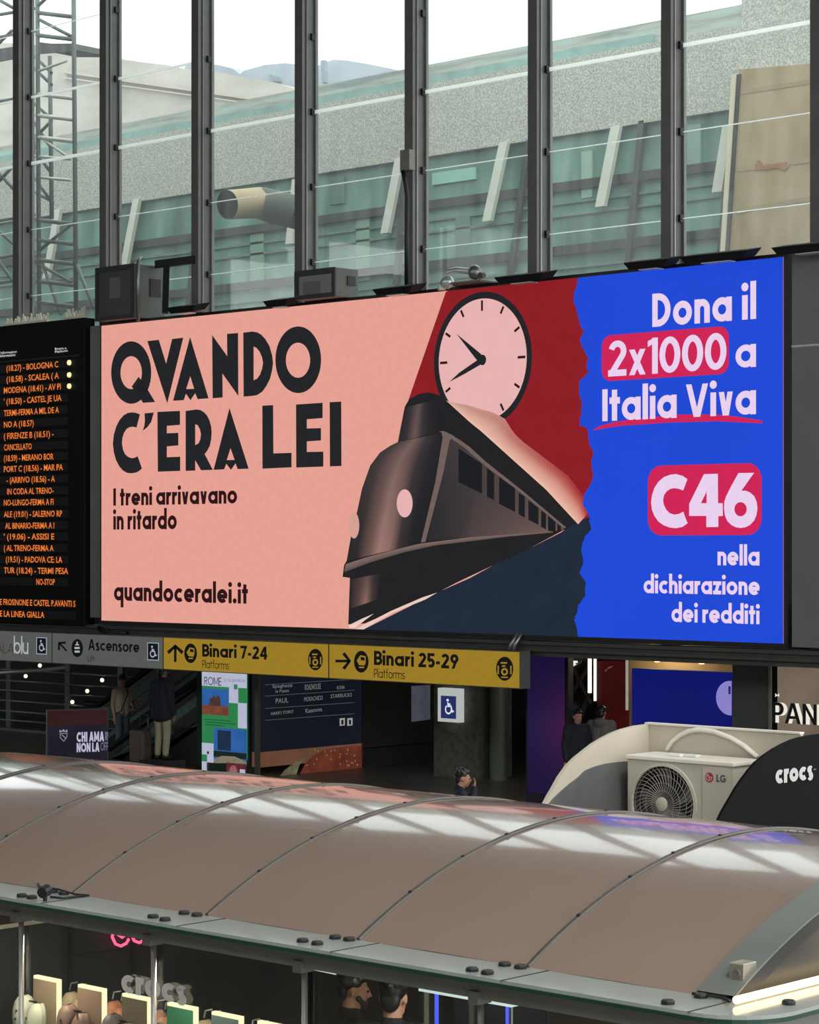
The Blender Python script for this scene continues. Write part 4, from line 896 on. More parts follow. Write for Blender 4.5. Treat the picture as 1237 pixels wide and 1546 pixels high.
# move origin note: the column stands on the floor
wsx = YP(33.4)
ws = thing('lift_sign', 'white plate with a blue wheelchair symbol on the stone pillar', 'sign', wsx.p3(677, 1088))
slab('plate', wsx, 661, 1038.5, 693, 1089, led('lift_plate', (176, 180, 178), .03), .15, 0, ws)
slab('field', wsx, 666, 1050, 689, 1084, led('lift_blue', (38, 48, 98), .05), .0, .006, ws)
m = MB(); wheelchair(m, wsx, 678, 1067, 10.5, 16, .012); m.build('wheelchair_symbol', led('lift_white', (225, 230, 245), .03), ws)
# dark recess right of the column, purple LED totem
PU = YP(31.0)
pt = thing('led_totem', 'tall purple LED column right of the yellow sign', 'display', (PU.px(826, 1100)[0], 31, 0))
MB().box((PU.px(793, 1100)[0], 31.02, 0), (PU.px(857, 1100)[0], 31.16, 3.25)).build('case', pm('totem_case', (40, 38, 48), .5), pt)
u0, u1 = PU.px(797, 1100)[0], PU.px(853, 1100)[0]; rr = []; cc = []
for k in range(13):
    z = .2 + (3.2 - .2) * k / 12; t = max(0, 1 - abs(z - 1.35) / 1.1)
    rr.append([PU.at(u0 + (u1 - u0) * j / 3, z, .006) for j in range(4)]); cc.append([(26 + 40 * t * j / 3, 15 + 8 * t, 54 + 12 * t) for j in range(4)])
m = MB(); m.grid(rr, cc); m.build('screen', vcol('led_picture'), pt)
# shops further back
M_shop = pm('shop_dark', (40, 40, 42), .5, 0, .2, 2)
PR = YP(36)
rs = thing('red_shop_kiosk', 'dark red shop front between two bright vertical light tubes', 'shop', (PR.px(925, 1100)[0], 36, 0))
slab('front', PR, 902, 998, 947, 1110, led('shop_red', (52, 12, 12), .25, 1, 1), .3, 0, rs, True)
slab('header', PR, 919, 981, 946, 994, led('shop_red_header', (84, 20, 26), .2), .2, .02, rs)
m = MB(); put_text(m, PR, 'TREC', 922, 990, 944, 991, 983, .2, .03); m.build('header_lettering', led('shop_red_text', (150, 50, 56), .1), rs)
m = MB(); m.pxpoly(PR, [(914, 1013), (920, 1007), (927, 1005), (924, 1008), (918, 1010), (916, 1014)], .02); m.build('emblem', led('emblem_dim', (110, 70, 66), .1), rs)
for (x0, x1, ya, yb) in ((890.5, 893.5, 991, 1046), (899.3, 900.8, 994, 1058)): slab('light_tube', PR, x0, ya, x1, yb, led('tube_warm', (255, 236, 214), .02, 1.6), .06, .06, rs)
for (x, ya, yb) in ((947.5, 982, 1072),): slab('light_edge', PR, x, ya, x + 1.6, yb, led('edge_pale', (150, 146, 136), .1), .06, .06, rs)
PQ = YP(37)
lt_ = thing('shop_window_display', 'black shop window with lattice frame and white F letter', 'shop', (PQ.px(875, 1100)[0], 37, 0))
slab('back', PQ, 850, 975, 905, 1150, M_shop, .3, 0, lt_, True)
for (a, b) in (((860, 1060), (897, 1000)), ((866, 1000), (897, 1062)), ((882, 1082), (897, 1040)), ((858, 1018), (886, 1000))): MB().tube([PQ.p3(*a, .1), PQ.p3(*b, .1)], .05, 6).build('lattice_bar', M_steel, lt_)
m = MB(); put_text(m, PQ, 'F', 871, 1010, 878, 1010.5, 997, .34, .12); m.build('letter', led('letter_white', (236, 236, 228), .02), lt_)
for (x0, y0, x1, y1) in ((856, 979, 867, 992), (868, 987, 872, 992)): slab('lightbox', PQ, x0, y0, x1, y1, led('lightbox_white', (214, 216, 210), .1), .1, .12, lt_)
for k in range(9):
    x, y = 857 + (k % 3) * 5 + random.uniform(-1, 1), 996 + k * 5.5; slab('reflection_shard' if False else 'reflection_chip', PQ, x, y, x + 3, y + 5, pm('reflection_grey', (150, 150, 146), .3, .4), .05, .12, lt_)  # small grey chips stand in for reflections in the shop window
slab('price_tag', PQ, 859, 1066, 867, 1069, led('lightbox_white', (214, 216, 210), .1), .05, .12, lt_)
PH = YP(31.6)
bh = thing('blue_hoarding', 'blue shop hoarding with a pale lilac disc, behind the outdoor unit', 'hoarding', (PH.px(1030, 1050)[0], 31.6, 0))
slab('panel', PH, 954, 1009, 1106, 1110, led('hoarding_blue', (12, 20, 100), .15, 1, 1), .12, 0, bh, True)
hu1 = PH.px(1106, 1010)[0]; dc = PH.px(1103, 1054); dr_ = PH.px(1103, 1028)[1] - dc[1]
MB().loops(PH, [[(u, v) for u, v in arc(dc[0], dc[1], dr_ * 1.0, dr_, 60, 300, 30) if u < hu1] + []], .006).build('disc', led('disc_lilac', (138, 128, 198), .04), bh)
MB().rect(PH, 1100.5, 1036, 1104, 1048, .012).build('disc_letter', led('hoarding_ink', (40, 40, 92), .1), bh)
gl = thing('lit_shop_interior', 'warm glowing shop interior above the blue hoarding', 'shop', (PH.px(1030, 1050)[0], 33.4, 0))
PI = YP(33.4)
slab('back_wall', PI, 950, 960, 1140, 1100, pm('shop_wall_warm', (190, 168, 130), .7, 0, .1, 1), .1, 0, gl, True)
for (x, y) in ((985, 990), (1018, 996), (1060, 988), (1085, 999), (1035, 984)):
    p = PI.p3(x, y, .5); MB().lathe(p, (0, 0, 1), [(0, -.03), (.05, -.02), (.06, .03), (.06, .12)], 12).build('spot_lamp', led('spot_warm', (255, 214, 150), .02, 3), gl)
lg = bpy.data.lights.new('shop_glow', 'POINT'); lgo = bpy.data.objects.new('shop_glow', lg); COL.objects.link(lgo); lgo.location = PI.p3(1020, 985, .55); lg.energy = 30; lg.color = (1, .78, .45); lg.shadow_soft_size = .15
PC = YP(31.3)
struct(MB().box((PC.px(1106, 1050)[0], 31.3, 0), (PC.px(1160, 1050)[0], 31.4, 3.3)).build('trim_13', pm('pillar_dark', (78, 80, 74), .45, .1, .1, 2)))
struct(MB().box((PC.px(1166, 1050)[0], 31.2, 0), (PC.px(1169, 1050)[0], 31.24, 3.3)).build('trim_14', M_alu))
PN = YP(31.5)
pn = thing('jewellery_shop_front', 'taupe shop front with big black letters edged in white, right edge', 'shop', (PN.px(1250, 1050)[0], 31.5, 0))
slab('front', PN, 1174, 985, 1340, 1120, led('shop_taupe', (112, 98, 84), .2, 1, 1.0), .2, 0, pn, True)
m = MB(); put_text(m, PN, 'PAN', 1175.5, 1090.5, 1244, 1094.5, 1060, .24, .10, track=.12, thick=.02); m.build('lettering_edge', led('letter_edge', (236, 230, 216), .02), pn)
m = MB(); put_text(m, PN, 'PAN', 1174.5, 1090, 1241, 1094, 1059.5, .20, .16, track=.16, thick=.02); m.build('lettering', M_ink, pn)
MB().pxpoly(PN, [(1176, 1046), (1179, 1049), (1182, 1046), (1182, 1052), (1179, 1049.8), (1176, 1052)], .1).build('small_mark', led('letter_edge', (236, 230, 216), .02), pn)

# left: escalators, glass railing, campaign panel
M_rail = pm('rail_steel', (150, 160, 154), .4, .5, .08, 5); M_bal = pm('escalator_skirt', (120, 150, 140), .25, .4, .1, 2); M_rub = pm('handrail_rubber', (16, 16, 18), .5)
def escalator(Y, hx, lab, w):
    P = YP(Y); t = thing('escalator', lab, 'escalator', (P.px(170, 1100)[0], Y, 0))
    (xa, ya), (xb, yb) = hx
    a, b = P.p3(xa, ya), P.p3(xb, yb); sl_ = (b - a); ext = b + sl_ * w
    MB().tube([a - Vector((.5, 0, .0)), a, ext], .07, 8).build('handrail', M_rub, t, smooth=True)
    dz = Vector((0, 0, -1))
    m = MB(); m.add([a + dz * .06, ext + dz * .06, ext + dz * .72, a + dz * .72], [(0, 1, 2, 3)]); m.build('glass_panel', M_clear, t)
    for (o0, o1, mat, nm) in ((.22, .42, M_bal, 'inner_band'), (.78, .90, M_bal, 'skirt_band')):
        m = MB(); q = [a + dz * o0, ext + dz * o0, ext + dz * o1, a + dz * o1]; m.add(q + [p + Vector((0, .06, 0)) for p in q], [(0, 1, 2, 3), (7, 6, 5, 4), (0, 4, 5, 1), (2, 6, 7, 3), (1, 5, 6, 2), (3, 7, 4, 0)]); m.build(nm, mat, t)
    m = MB(); q = [a + dz * .92, ext + dz * .92, ext + dz * 2.4, a + dz * 2.4]; q = [Vector((p.x, p.y, max(p.z, .0))) for p in q]; m.add(q + [p + Vector((0, .1, 0)) for p in q], [(0, 1, 2, 3), (7, 6, 5, 4), (0, 4, 5, 1), (2, 6, 7, 3), (1, 5, 6, 2), (3, 7, 4, 0)]); m.build('truss_cover', M_shop, t)
    return t
e1 = escalator(31.6, ((166, 1130), (298, 1034)), 'nearer escalator balustrade with a black handrail beside the dark-jacketed man', .15)
e2 = escalator(33.4, ((150, 1064), (228, 1008)), 'farther escalator balustrade rising behind the woman', 1.2)
PE = YP(35.4)
rg = thing('stair_railing', 'steel railing with five horizontal bars at the left under the grey signs', 'railing', (PE.px(60, 1100)[0], 35.4, 0))
for x in (14, 103, 183):
    u = PE.px(x, 1050)[0]; MB().box((u - .09, 35.36, 0), (u + .09, 35.44, 3.0)).build('post', M_rail, rg)
for i, y in enumerate((1016, 1033, 1048, 1064, 1080, 1094)):
    z = PE.px(103, y)[1]; MB().tube([PE.at(PE.px(-40, 1050)[0], z, .06), PE.at(PE.px(225, 1050)[0], z, .06)], .022, 8).build('bar', M_rail, rg, smooth=True)
PE2 = YP(34.2)
hr = MB().tube([PE2.p3(-40, 1018), PE2.p3(60, 1012), PE2.p3(104, 1007)], .05, 10).build('handrail', pm('handrail_bright', (220, 228, 220), .3, .2, .03, 4), rg, smooth=True)
for i, (x, y) in enumerate(((66, 1004.5), (44.5, 1020.5), (160, 1026.5), (137.5, 1043), (115, 1059.5))):
    MB().ball(PE.p3(x, y, .12), .05, 10, 6).build('step_light', led('lamp_dot', (255, 240, 210), .02, 1.5), rg)
pb = thing('planter_wall', 'low dark green wall panel under the left railing', 'low wall', (PE2.px(20, 1120)[0], 34.6, 0))
slab('panel', YP(34.6), -60, 1097, 70, 1170, pm('teal_panel', (70, 86, 76), .4, 0, .1, 2), .15, 0, pb, True); slab('coping', YP(34.6), -60, 1093, 70, 1097, M_rail, .2, .03, pb)
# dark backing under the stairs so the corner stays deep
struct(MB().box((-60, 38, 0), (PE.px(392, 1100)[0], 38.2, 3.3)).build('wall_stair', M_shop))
dcm = 43.5; PF = FP(dcm)
cpn = thing('campaign_panel', 'dark campaign panel reading CHI AMA NON LA with a crest', 'display', PF.p3(118, 1148) * 1)
a0, a1 = PF.px(71, 1068)[0], PF.px(163.5, 1068)[0]; vt1 = PF.px(71, 1069)[1]
rt = Plane(PF.at(a0, 0), Vector((CS, SN, 0)) * math.cos(.35) + Vector((-SN, CS, 0)) * math.sin(.35))
cpn.location = rt.at(.5, 0); ROOT[cpn.name] = Vector(rt.at(.5, 0))
u0, u1 = rt.px(71, 1100)[0], rt.px(163.5, 1100)[0]; vt1 = rt.px(71, 1072)[1]; vmid = rt.px(71, 1096)[1]
MB().loops(rt, [[(u0, 0), (u1, 0), (u1, vt1), (u0, vt1)]], -.01, .1).build('case', pm('panel_black', (30, 30, 34), .5), cpn)
fc = MB().loops(rt, [[(u0 + .02, .1), (u1 - .02, .1), (u1 - .02, vmid), (u0 + .02, vmid)]], 0, .01).build('screen', led('campaign_dark', (24, 23, 36), .25, 1, 2), cpn)
MB().loops(rt, [[(u0 + .02, vmid), (u1 - .02, vmid), (u1 - .02, vt1 - .02), (u0 + .02, vt1 - .02)]], 0, .01).build('top_band', led('campaign_red', (50, 20, 22), .15, 1, 1), fc)
m = MB(); put_text(m, rt, 'CHI AMA', 115.5, 1121, 157, 1118.5, 1106, .34, .006, track=.10); put_text(m, rt, 'NON LA', 115.5, 1137, 150, 1133.5, 1123, .34, .006, track=.10); m.build('slogan', led('campaign_text', (186, 180, 206), .05), fc)
m = MB(); put_text(m, rt, 'OFF', 151.5, 1133.5, 163, 1132.5, 1121, .2, .006, track=.10); put_text(m, rt, 'R', 158.5, 1118, 163, 1117.7, 1105, .3, .006); m.build('slogan_dim', led('campaign_text_dim', (112, 106, 128), .05), fc)
m = MB()
for p in ([(89, 1106), (90, 1101.5), (93, 1103.5), (95.5, 1100.5), (98, 1103.5), (101, 1101), (102, 1105.5), (95.5, 1104.5)],): m.pxpoly(rt, p, .006)
L, R_ = stroke_poly([(90.5, 1107.5), (101, 1107), (100.5, 1113), (96, 1119), (91, 1114)], 1.0, True)
m.loops(rt, [[rt.px(*p) for p in L], [rt.px(*p) for p in R_]], .006); m.pxpoly(rt, [(92, 1109), (93.5, 1109), (99.5, 1114), (98.5, 1115)], .006)
m.build('crest', led('campaign_crest', (140, 138, 150), .05), fc)

# ------------------------------------------------------------------ the shop kiosk in front, with its vaulted roof
KX0, KX1, KY, KR, KT = -13.6, -5.75, 10.0, 3.6, 3.02
def vz(y, k=0): return KT - KR + math.sqrt(max((KR + k) ** 2 - (y - KY) ** 2, 0))
kk = thing('shop_kiosk', 'glass shop kiosk in the foreground under a long peach barrel-vaulted roof', 'kiosk', (-9.5, 10, 0))
ny = 36; ys = [8.22 + (11.78 - 8.22) * i / ny for i in range(ny + 1)]
M_roof = pm('roof_peach', (138, 120, 108), .25, 0, .04, .8, .5, coat=1.0)
RIB = [-12.45, -11.34, -10.235, -9.118, -8.004, -6.912]
xs_ = [KX0] + RIB + [KX1 - .18]
for a, b in zip(xs_, xs_[1:]):
    m = MB(); nx = 10; rows_ = []
    for y in ys:
        rows_.append([Vector((a + (b - a) * i / nx, y, vz(y) + .005 * math.sin(pi * i / nx) + .002 * noise.noise(Vector((a + i * .13, y * 1.6, 3))))) for i in range(nx + 1)])
    m.grid(rows_); m.grid([[p - Vector((0, 0, .012)) for p in r] for r in rows_][::-1])
    m.build('roof_panel', M_roof, kk, smooth=True)
M_ribm = pm('rib_grey', (92, 88, 82), .4, .3, .1, 4)
for x in RIB:
    m = MB(); m.grid([[Vector((x - .013, y, vz(y) + .002)), Vector((x - .011, y, vz(y) + .012)), Vector((x + .011, y, vz(y) + .012)), Vector((x + .013, y, vz(y) + .002))] for y in ys])
    rb = m.build('roof_rib', M_ribm, kk, smooth=True)
    for y in (8.6, 9.0, 9.35, 9.75, 10.2, 10.8, 11.3): MB().lathe((x, y, vz(y) + .010), (0, (y - KY) / KR, 1), [(.012, 0), (.010, .008), (0, .008)], 8).build('rib_bolt', M_black, rb)
m = MB(); m.grid([[Vector((x, y, vz(y, .02))) for x in (KX1 - .2, KX1 - .0)] for y in ys]); m.grid([[Vector((KX1, y, vz(y, .02))), Vector((KX1, y, vz(y, .005)))] for y in ys]); m.grid([[Vector((KX1 - .2, y, vz(y, .02))), Vector((KX1 - .2, y, vz(y)))] for y in ys])
m.build('end_rim', pm('rim_grey', (112, 116, 110), .45, .1, .08, 3), kk, smooth=2)
PKE = XP(KX1 - .03)
MB().loops(PKE, [[(8.24, 2.56)] + [(y, vz(y, -.02)) for y in ys[1:-1]] + [(11.76, 2.56)]], 0, .03).build('end_panel', pm('end_black', (34, 30, 26), .35, 0, .2, 4), kk)
# glass canopy shelf round the eaves, with a rounded corner
M_can = pm('canopy_glass', (150, 156, 150), .12, 0, .05, 2, .6); M_edge = pm('glass_edge_green', (28, 62, 50), .2, 0, .1, 4)
def outline(o): return [(KX0, 7.88 - o), (-5.75, 7.90 - o)] + [(-5.75 + (.31 + o) * math.sin(t * pi / 16), 8.21 - (.31 + o) * math.cos(t * pi / 16)) for t in range(1, 9)] + [(-5.44 + o, 11.86 + o), (KX0, 11.86 + o)]
def plate(o, z0, z1, hole=None):
    m = MB(); L = outline(o); H_ = hole or []
    tri = tessellate_polygon([[Vector((a, b, 0)) for a, b in l] for l in ([L] + ([H_] if H_ else []))]); F_ = L + H_
    for z, rev in ((z1, 0), (z0, 1)): m.add([(a, b, z) for a, b in F_], [tuple(t)[::-1] if rev else tuple(t) for t in tri])
    for l in ([L] + ([H_] if H_ else [])):
        n = len(l); m.add([(a, b, z0) for a, b in l] + [(a, b, z1) for a, b in l], [(i, (i + 1) % n, n + (i + 1) % n, n + i) for i in range(n)])
    return m
hole = [(KX0 + .3, 8.3), (-5.82, 8.3), (-5.82, 11.7), (KX0 + .3, 11.7)]
plate(0, 2.535, 2.552, hole).build('canopy', M_can, kk)
plate(.006, 2.518, 2.534, hole).build('canopy_edge', M_edge, kk)
plate(-.10, 2.425, 2.517, [(KX0 + .3, 8.16), (-5.72, 8.16), (-5.72, 11.7), (KX0 + .3, 11.7)]).build('fascia', pm('fascia_grey', (126, 126, 118), .35, .3, .08, 2), kk)
for x in (-10.1, -8.98, -7.87, -6.79, -5.76): MB().box((x, 7.885, 2.552), (x + .007, 8.26, 2.5545)).build('canopy_joint', M_black, kk)
for (x, y) in ((33, 1354), (48, 1356.5), (80, 1347.5), (96, 1350.5), (231, 1385.5), (249, 1390), (278, 1380), (297, 1383), (457, 1422), (479, 1426), (506, 1417), (527, 1420), (713, 1466), (736, 1470.5), (762, 1458), (786, 1462), (1008.6, 1515.5), (1058.4, 1506), (1191, 1516)):
    MB().lathe(onZ(x, y, 2.553), (0, 0, 1), [(.03, 0), (.03, .012), (.024, .018), (0, .018)], 14).build('glass_bolt', M_black, kk)
for x in (32, 232, 460, 726):
    u = YP(8.03).px(x, 1450)[0]; MB().tube([(u, 8.03, 0), (u, 8.03, 2.43)], .015, 10).build('post', pm('post_metal', (150, 146, 140), .35, .6, .06, 5), kk, smooth=True)
    MB().box((u - .03, 7.975, 2.40), (u + .03, 8.07, 2.46)).build('post_head', M_steel, kk)
MB().box((KX0, 8.045, .05), (-5.75, 8.055, 2.43)).build('front_glass', M_clear, kk)
pk = YP(8.04)
m = MB(); put_text(m, pk, 'crocs', 184, 1498.7, 283.4, 1516, 1471.5, .35, .004, 'x', .08); m.build('glass_lettering', pm('vinyl_grey', (205, 200, 192), .6), kk)
# interior walls
M_kw = pm('kiosk_wall', (46, 46, 44), .5, 0, .15, 1.5)
xw = 9.2 * ray(75, 1400).x / ray(75, 1400).y
MB().box((xw - .1, 8.12, .02), (xw, 11.6, 2.40)).build('side_wall', M_kw, kk)
PXW = XP(xw)
for (p, q) in (((60, 1448), (268, 1421)),):
    MB().pxpoly(PXW, [p, q, (q[0], q[1] + 1.6), (p[0], p[1] + 1.8)], .004, .003).build('wall_seam', M_black, kk)
for x in (106, 200): MB().pxpoly(PXW, [(x - 3, 1400), (x + 3, 1400), (x + 3, 1546), (x - 3, 1546)], .006, .005).build('wall_batten', M_black, kk)
MB().box((KX0, 11.66, .02), (-5.75, 11.74, 2.36)).build('back_wall', pm('kiosk_back', (64, 62, 58), .4, 0, .15, 1), kk)
for i, (x, y) in enumerate(((520, 1448), (580, 1458), (730, 1484), (955, 1523), (640, 1470))):
    MB().lathe(YP(8.1).p3(x, y), (0, 0, -1), [(0, 0), (.03, 0), (.03, .03), (.022, .035)], 12).build('downlight', led('down_warm', (255, 236, 200), .02, 2.0), kk)
for lx, ly, le in ((-8.6, 10.2, 26), (-9.3, 8.2, 9), (-10.5, 8.2, 9)):
    l_ = bpy.data.lights.new('kiosk_downlight', 'AREA'); lo_ = bpy.data.objects.new('kiosk_downlight', l_); COL.objects.link(lo_); lo_.location = (lx, ly, 2.33); l_.energy = le; l_.color = (1, .88, .7); l_.shape = 'DISK'; l_.size = .08
# LED bar and bracket at the rounded corner
MB().tube([(-5.69, 8.14, 2.575), (-5.69, 11.9, 2.575)], .017, 10).build('light_bar', led('bar_warm', (255, 226, 170), .02, 4.0), kk, smooth=True)
pb_ = onZ(1118, 1503, 2.553)
b_ = MB().box((pb_.x - .045, pb_.y - .02, 2.553), (pb_.x + .03, pb_.y + .08, 2.695)).build('corner_bracket', pm('bracket_nickel', (170, 164, 146), .3, .7, .1, 6), kk, bevel=.004)
MB().lathe((pb_.x - .005, pb_.y - .02, 2.65), (0, -1, 0), [(.022, 0), (.02, .006), (.008, .006), (.006, .002), (0, .002)], 16).build('bracket_screw', M_steel, kk, smooth=2)
MB().tube([(pb_.x - .05, pb_.y + .02, 2.56), (pb_.x - .09, pb_.y + .02, 2.60), (pb_.x - .085, pb_.y + .05, 2.64), (pb_.x - .05, pb_.y + .06, 2.65)], .018, 8).build('cable_elbow', M_black, kk, smooth=True)
MB().tube([onZ(1046, 1500, 2.56), onZ(1075, 1504, 2.565), onZ(1092, 1506, 2.56), onZ(1102, 1512, 2.57)], .007, 6).build('bracket_cable', M_black, kk, smooth=True)
lg2 = bpy.data.lights.new('light_bar_glow', 'AREA'); lgo2 = bpy.data.objects.new('light_bar_glow', lg2); COL.objects.link(lgo2); lgo2.location = (-5.64, 9.2, 2.585); lg2.shape = 'RECTANGLE'; lg2.size = .03; lg2.size_y = 2.1; lg2.energy = 1.2; lg2.color = (1, .75, .42)
lgo2.rotation_euler = Vector((-1, 0, .5)).to_track_quat('-Z', 'Y').to_euler()
# small lamp and loose cable on the canopy at the left
cl_ = thing('clip_spotlight', 'tiny black spotlight standing on the canopy glass at the far left', 'spotlight', onZ(68, 1360, 2.553))
p = onZ(68, 1360, 2.553)
MB().tube([p, p + Vector((0, 0, .03))], .012, 8).build('stem', M_black, cl_); MB().lathe(p + Vector((.02, -.02, .055)), (-.3, .7, .1), [(0, -.03), (.03, -.03), (.034, .03), (0, .03)], 12).build('lamp_head', M_black, cl_)
cb = MB().tube([onZ(35, 1338, 2.56) + Vector((0, .1, .01)), onZ(60, 1339, 2.57), onZ(90, 1343, 2.575), onZ(112, 1350, 2.565), onZ(134, 1352, 2.558), onZ(118, 1353, 2.558), onZ(95, 1356, 2.558), onZ(76, 1354, 2.558)], .006, 6).build('loose_cable', M_black, None, onZ(80, 1345, 2.553), smooth=True)
tag(cb, 'thin black loose cable lying on the canopy beside the tiny spotlight', 'cable')
# neon sign on the side wall
nn = thing('neon_sign', 'pink neon sign half hidden behind the canopy edge', 'neon sign', PXW.p3(200, 1424))
M_neon = led('neon_pink', (255, 96, 140), .02, 1.6); M_ncore = led('neon_core', (255, 226, 232), .02, 1.5)
for L in ([(184, 1375), (175, 1381), (168, 1392), (163, 1404), (162, 1414), (167, 1424), (175, 1427), (183, 1423), (187, 1416)], [(172, 1385), (170, 1400), (171, 1410), (177, 1414), (183, 1409), (184, 1405)],
          [(189, 1395), (190, 1408), (195, 1419), (203, 1422), (211, 1417), (214, 1408), (212, 1396), (205, 1388), (196, 1388), (189, 1395)], [(196, 1399), (198, 1408), (203, 1413), (208, 1407), (208, 1399)],
          [(218, 1398), (219, 1410), (222, 1417), (227, 1417), (230, 1411)], [(230, 1390), (231, 1408), (234, 1415), (238, 1413)], [(241, 1415), (246, 1414)]):
    pts = [PXW.p3(x, y, .05) for x, y in L]
    MB().tube(pts, .010, 8).build('neon_tube', M_neon, nn, smooth=True)
for x in (166, 212, 240): MB().tube([PXW.p3(x, 1405, .001), PXW.p3(x, 1405, .05)], .008, 6).build('stand_off', M_black, nn)
# pale cabinet top at the far left
cpt = thing('pale_cabinet', 'pale topped cabinet inside the kiosk at the lower left edge', 'cabinet', (-11.6, 9.0, 0))
q = onZ(92, 1389, 2.2)
MB().box((xw + .02, 8.2, .02), (q.x, q.y, 2.2)).build('body', M_kw, cpt); MB().box((xw + .02, 8.2, 2.2), (q.x + .01, q.y + .01, 2.225)).build('top', pm('cab_top', (206, 196, 170), .4), cpt)
# shoe boards with lit edges
PB1 = YP(8.42)
M_ledge = led('edge_lit', (255, 246, 200), .02, 1.25)
wdb = PB1.px(84.5, 1480)[0] - PB1.px(50, 1480)[0]; ztb = PB1.px(50, 1477)[1]
pal = [((142, 124, 100), 'tan'), ((122, 100, 82), 'light brown'), ((104, 92, 74), 'olive brown'), ((44, 104, 74), 'green'), ((66, 82, 78), 'dark teal'), ((112, 98, 80), 'brown')]
BX = []
for i, x in enumerate((50, 117, 184, 252, 319, 388)):
    u = PB1.px(x, 1500)[0]; c, nm = pal[i]; BX.append(u)
    where = ['leftmost, nearest the first post', 'second from the left', 'in front of the lettering, with a dark clog', 'the only green one', 'right of the green one', 'rightmost, only its top showing'][i]
    t = thing('display_board', '%s shoe board with lit edges, %s' % (nm, where), 'display board', (u + wdb / 2, 8.42, 0), 'lit shoe boards in the kiosk')
    MB().box((u, 8.42, .02), (u + wdb, 8.452, ztb)).build('board', pm('board_%d' % i, c, .6, 0, .1, 3), t)
    e = MB(); e.box((u, 8.422, ztb), (u + wdb + .012, 8.452, ztb + .018)); e.box((u + wdb, 8.422, .02), (u + wdb + .012, 8.452, ztb)); e.build('lit_edge', M_ledge, t)
    MB().tube([(u + .03, 8.42, ztb - .135), (u + .12, 8.30, ztb - .10)], .006, 6).build('hook', M_black, t)
def clog(col, name, lab, loc, yaw=0, sc=1.0):
    t = thing('clog', lab, 'clog', loc, 'clogs hanging on the boards')
    secs = [(0, .034, .022, .03), (.03, .042, .03, .045), (.09, .043, .03, .05), (.13, .046, .03, .068), (.17, .052, .03, .07), (.21, .054, .03, .062), (.245, .046, .028, .05), (.268, .030, .022, .034), (.276, .008, .016, .018)]
    up = []; n = 12
    Rz = Matrix.Rotation(yaw, 3, 'Z'); o = Vector(loc)
    for (z, w, s0, h) in secs: up.append([o + Rz @ Vector((w * math.cos(pi - pi * k / n), -.022 - h * math.sin(pi * k / n) ** .8, z)) * sc for k in range(n + 1)])
    m = MB(); m.grid(up); m.build('upper', pm('clog_' + name, col, .6, 0, .06, 8), t, smooth=True)
    m = MB(); fr = [[o + Rz @ Vector((w * 1.08 * s_, y, z)) * sc for s_, y in ((-1, -.022), (-1, 0), (-.6, .006), (.6, .006), (1, 0), (1, -.022), (-1, -.022))] for (z, w, s0, h) in secs]
    m.grid(fr); m.build('sole', pm('clog_sole_' + name, tuple(int(v * .9) for v in col), .7, 0, .05, 8), t, smooth=True)
    for (x, z, d) in ((-.026, .155, -.078), (0, .165, -.094), (.026, .155, -.078), (-.030, .195, -.070), (0, .205, -.086), (.030, .195, -.070), (-.018, .232, -.068), (.018, .232, -.068)):
        c = o + Rz @ Vector((x, d, z)) * sc; MB().lathe(c, Rz @ Vector((x * 6, -1, .3)), [(.0065, 0), (.0065, .004), (0, .004)], 8).build('vent_hole', M_black, t)
    m = MB(); m.tube([o + Rz @ Vector((-.05, -.03, .13)) * sc, o + Rz @ Vector((-.045, -.08, .10)) * sc, o + Rz @ Vector((0, -.10, .085)) * sc, o + Rz @ Vector((.045, -.08, .10)) * sc, o + Rz @ Vector((.05, -.03, .13)) * sc], .008, 6); m.build('strap', pm('clog_sole_' + name, col, .7), t, smooth=True)
    return t
cols = [((168, 172, 150), 'sage', 'sage green'), ((110, 84, 72), 'brown', 'brown'), ((92, 84, 78), 'charcoal', 'charcoal'), ((96, 106, 84), 'moss', 'moss green'), ((112, 108, 98), 'taupe', 'taupe')]
for i in range(5):
    c, nm, words = cols[i]; side = ['on the tan board', 'on the light brown board', 'on the olive brown board', 'on the green board', 'on the dark teal board'][i]
    for k in (0, 1):
        clog(c, nm, '%s clog hanging %s, %s of its pair' % (words, side, ('left', 'right')[k]), (BX[i] + (-.036, .106)[k] + .02, 8.385, ztb - (.40, .43)[k]), (.25, -.25)[k], 1.12)
cols2 = [((206, 186, 148), 'cream', 'cream'), ((176, 116, 84), 'terracotta', 'terracotta'), ((190, 140, 112), 'salmon', 'salmon'), ((188, 168, 132), 'sand', 'sand'), ((150, 140, 118), 'stone', 'stone')]
PB2 = YP(8.75)
rk = thing('hanging_rack', 'dark rack with hooks behind the lit shoe boards', 'rack', (-10.4, 8.86, 0))
MB().box((q.x + .04, 8.85, .02), (-9.2, 8.88, 1.80)).build('panel', M_kw, rk)
for i, x in enumerate((97, 162, 228, 300, 372)):
    c, nm, words = cols2[i]
    for k in (0, 1):
        u = PB2.px(x + k * 13, 1500)[0]; zt_ = PB2.px(97, 1494)[1]
        clog(c, nm, '%s clog on the rack behind the lit boards, %s of its pair' % (words, ('left', 'right')[k]), (u, 8.82, zt_ - .31 - .03 * k), (.2, -.2)[k], 1.05)
        MB().tube([(u, 8.85, zt_ + .03), (u, 8.80, zt_ + .03), (u, 8.79, zt_ - .01)], .006, 6).build('hook', M_alu, rk)
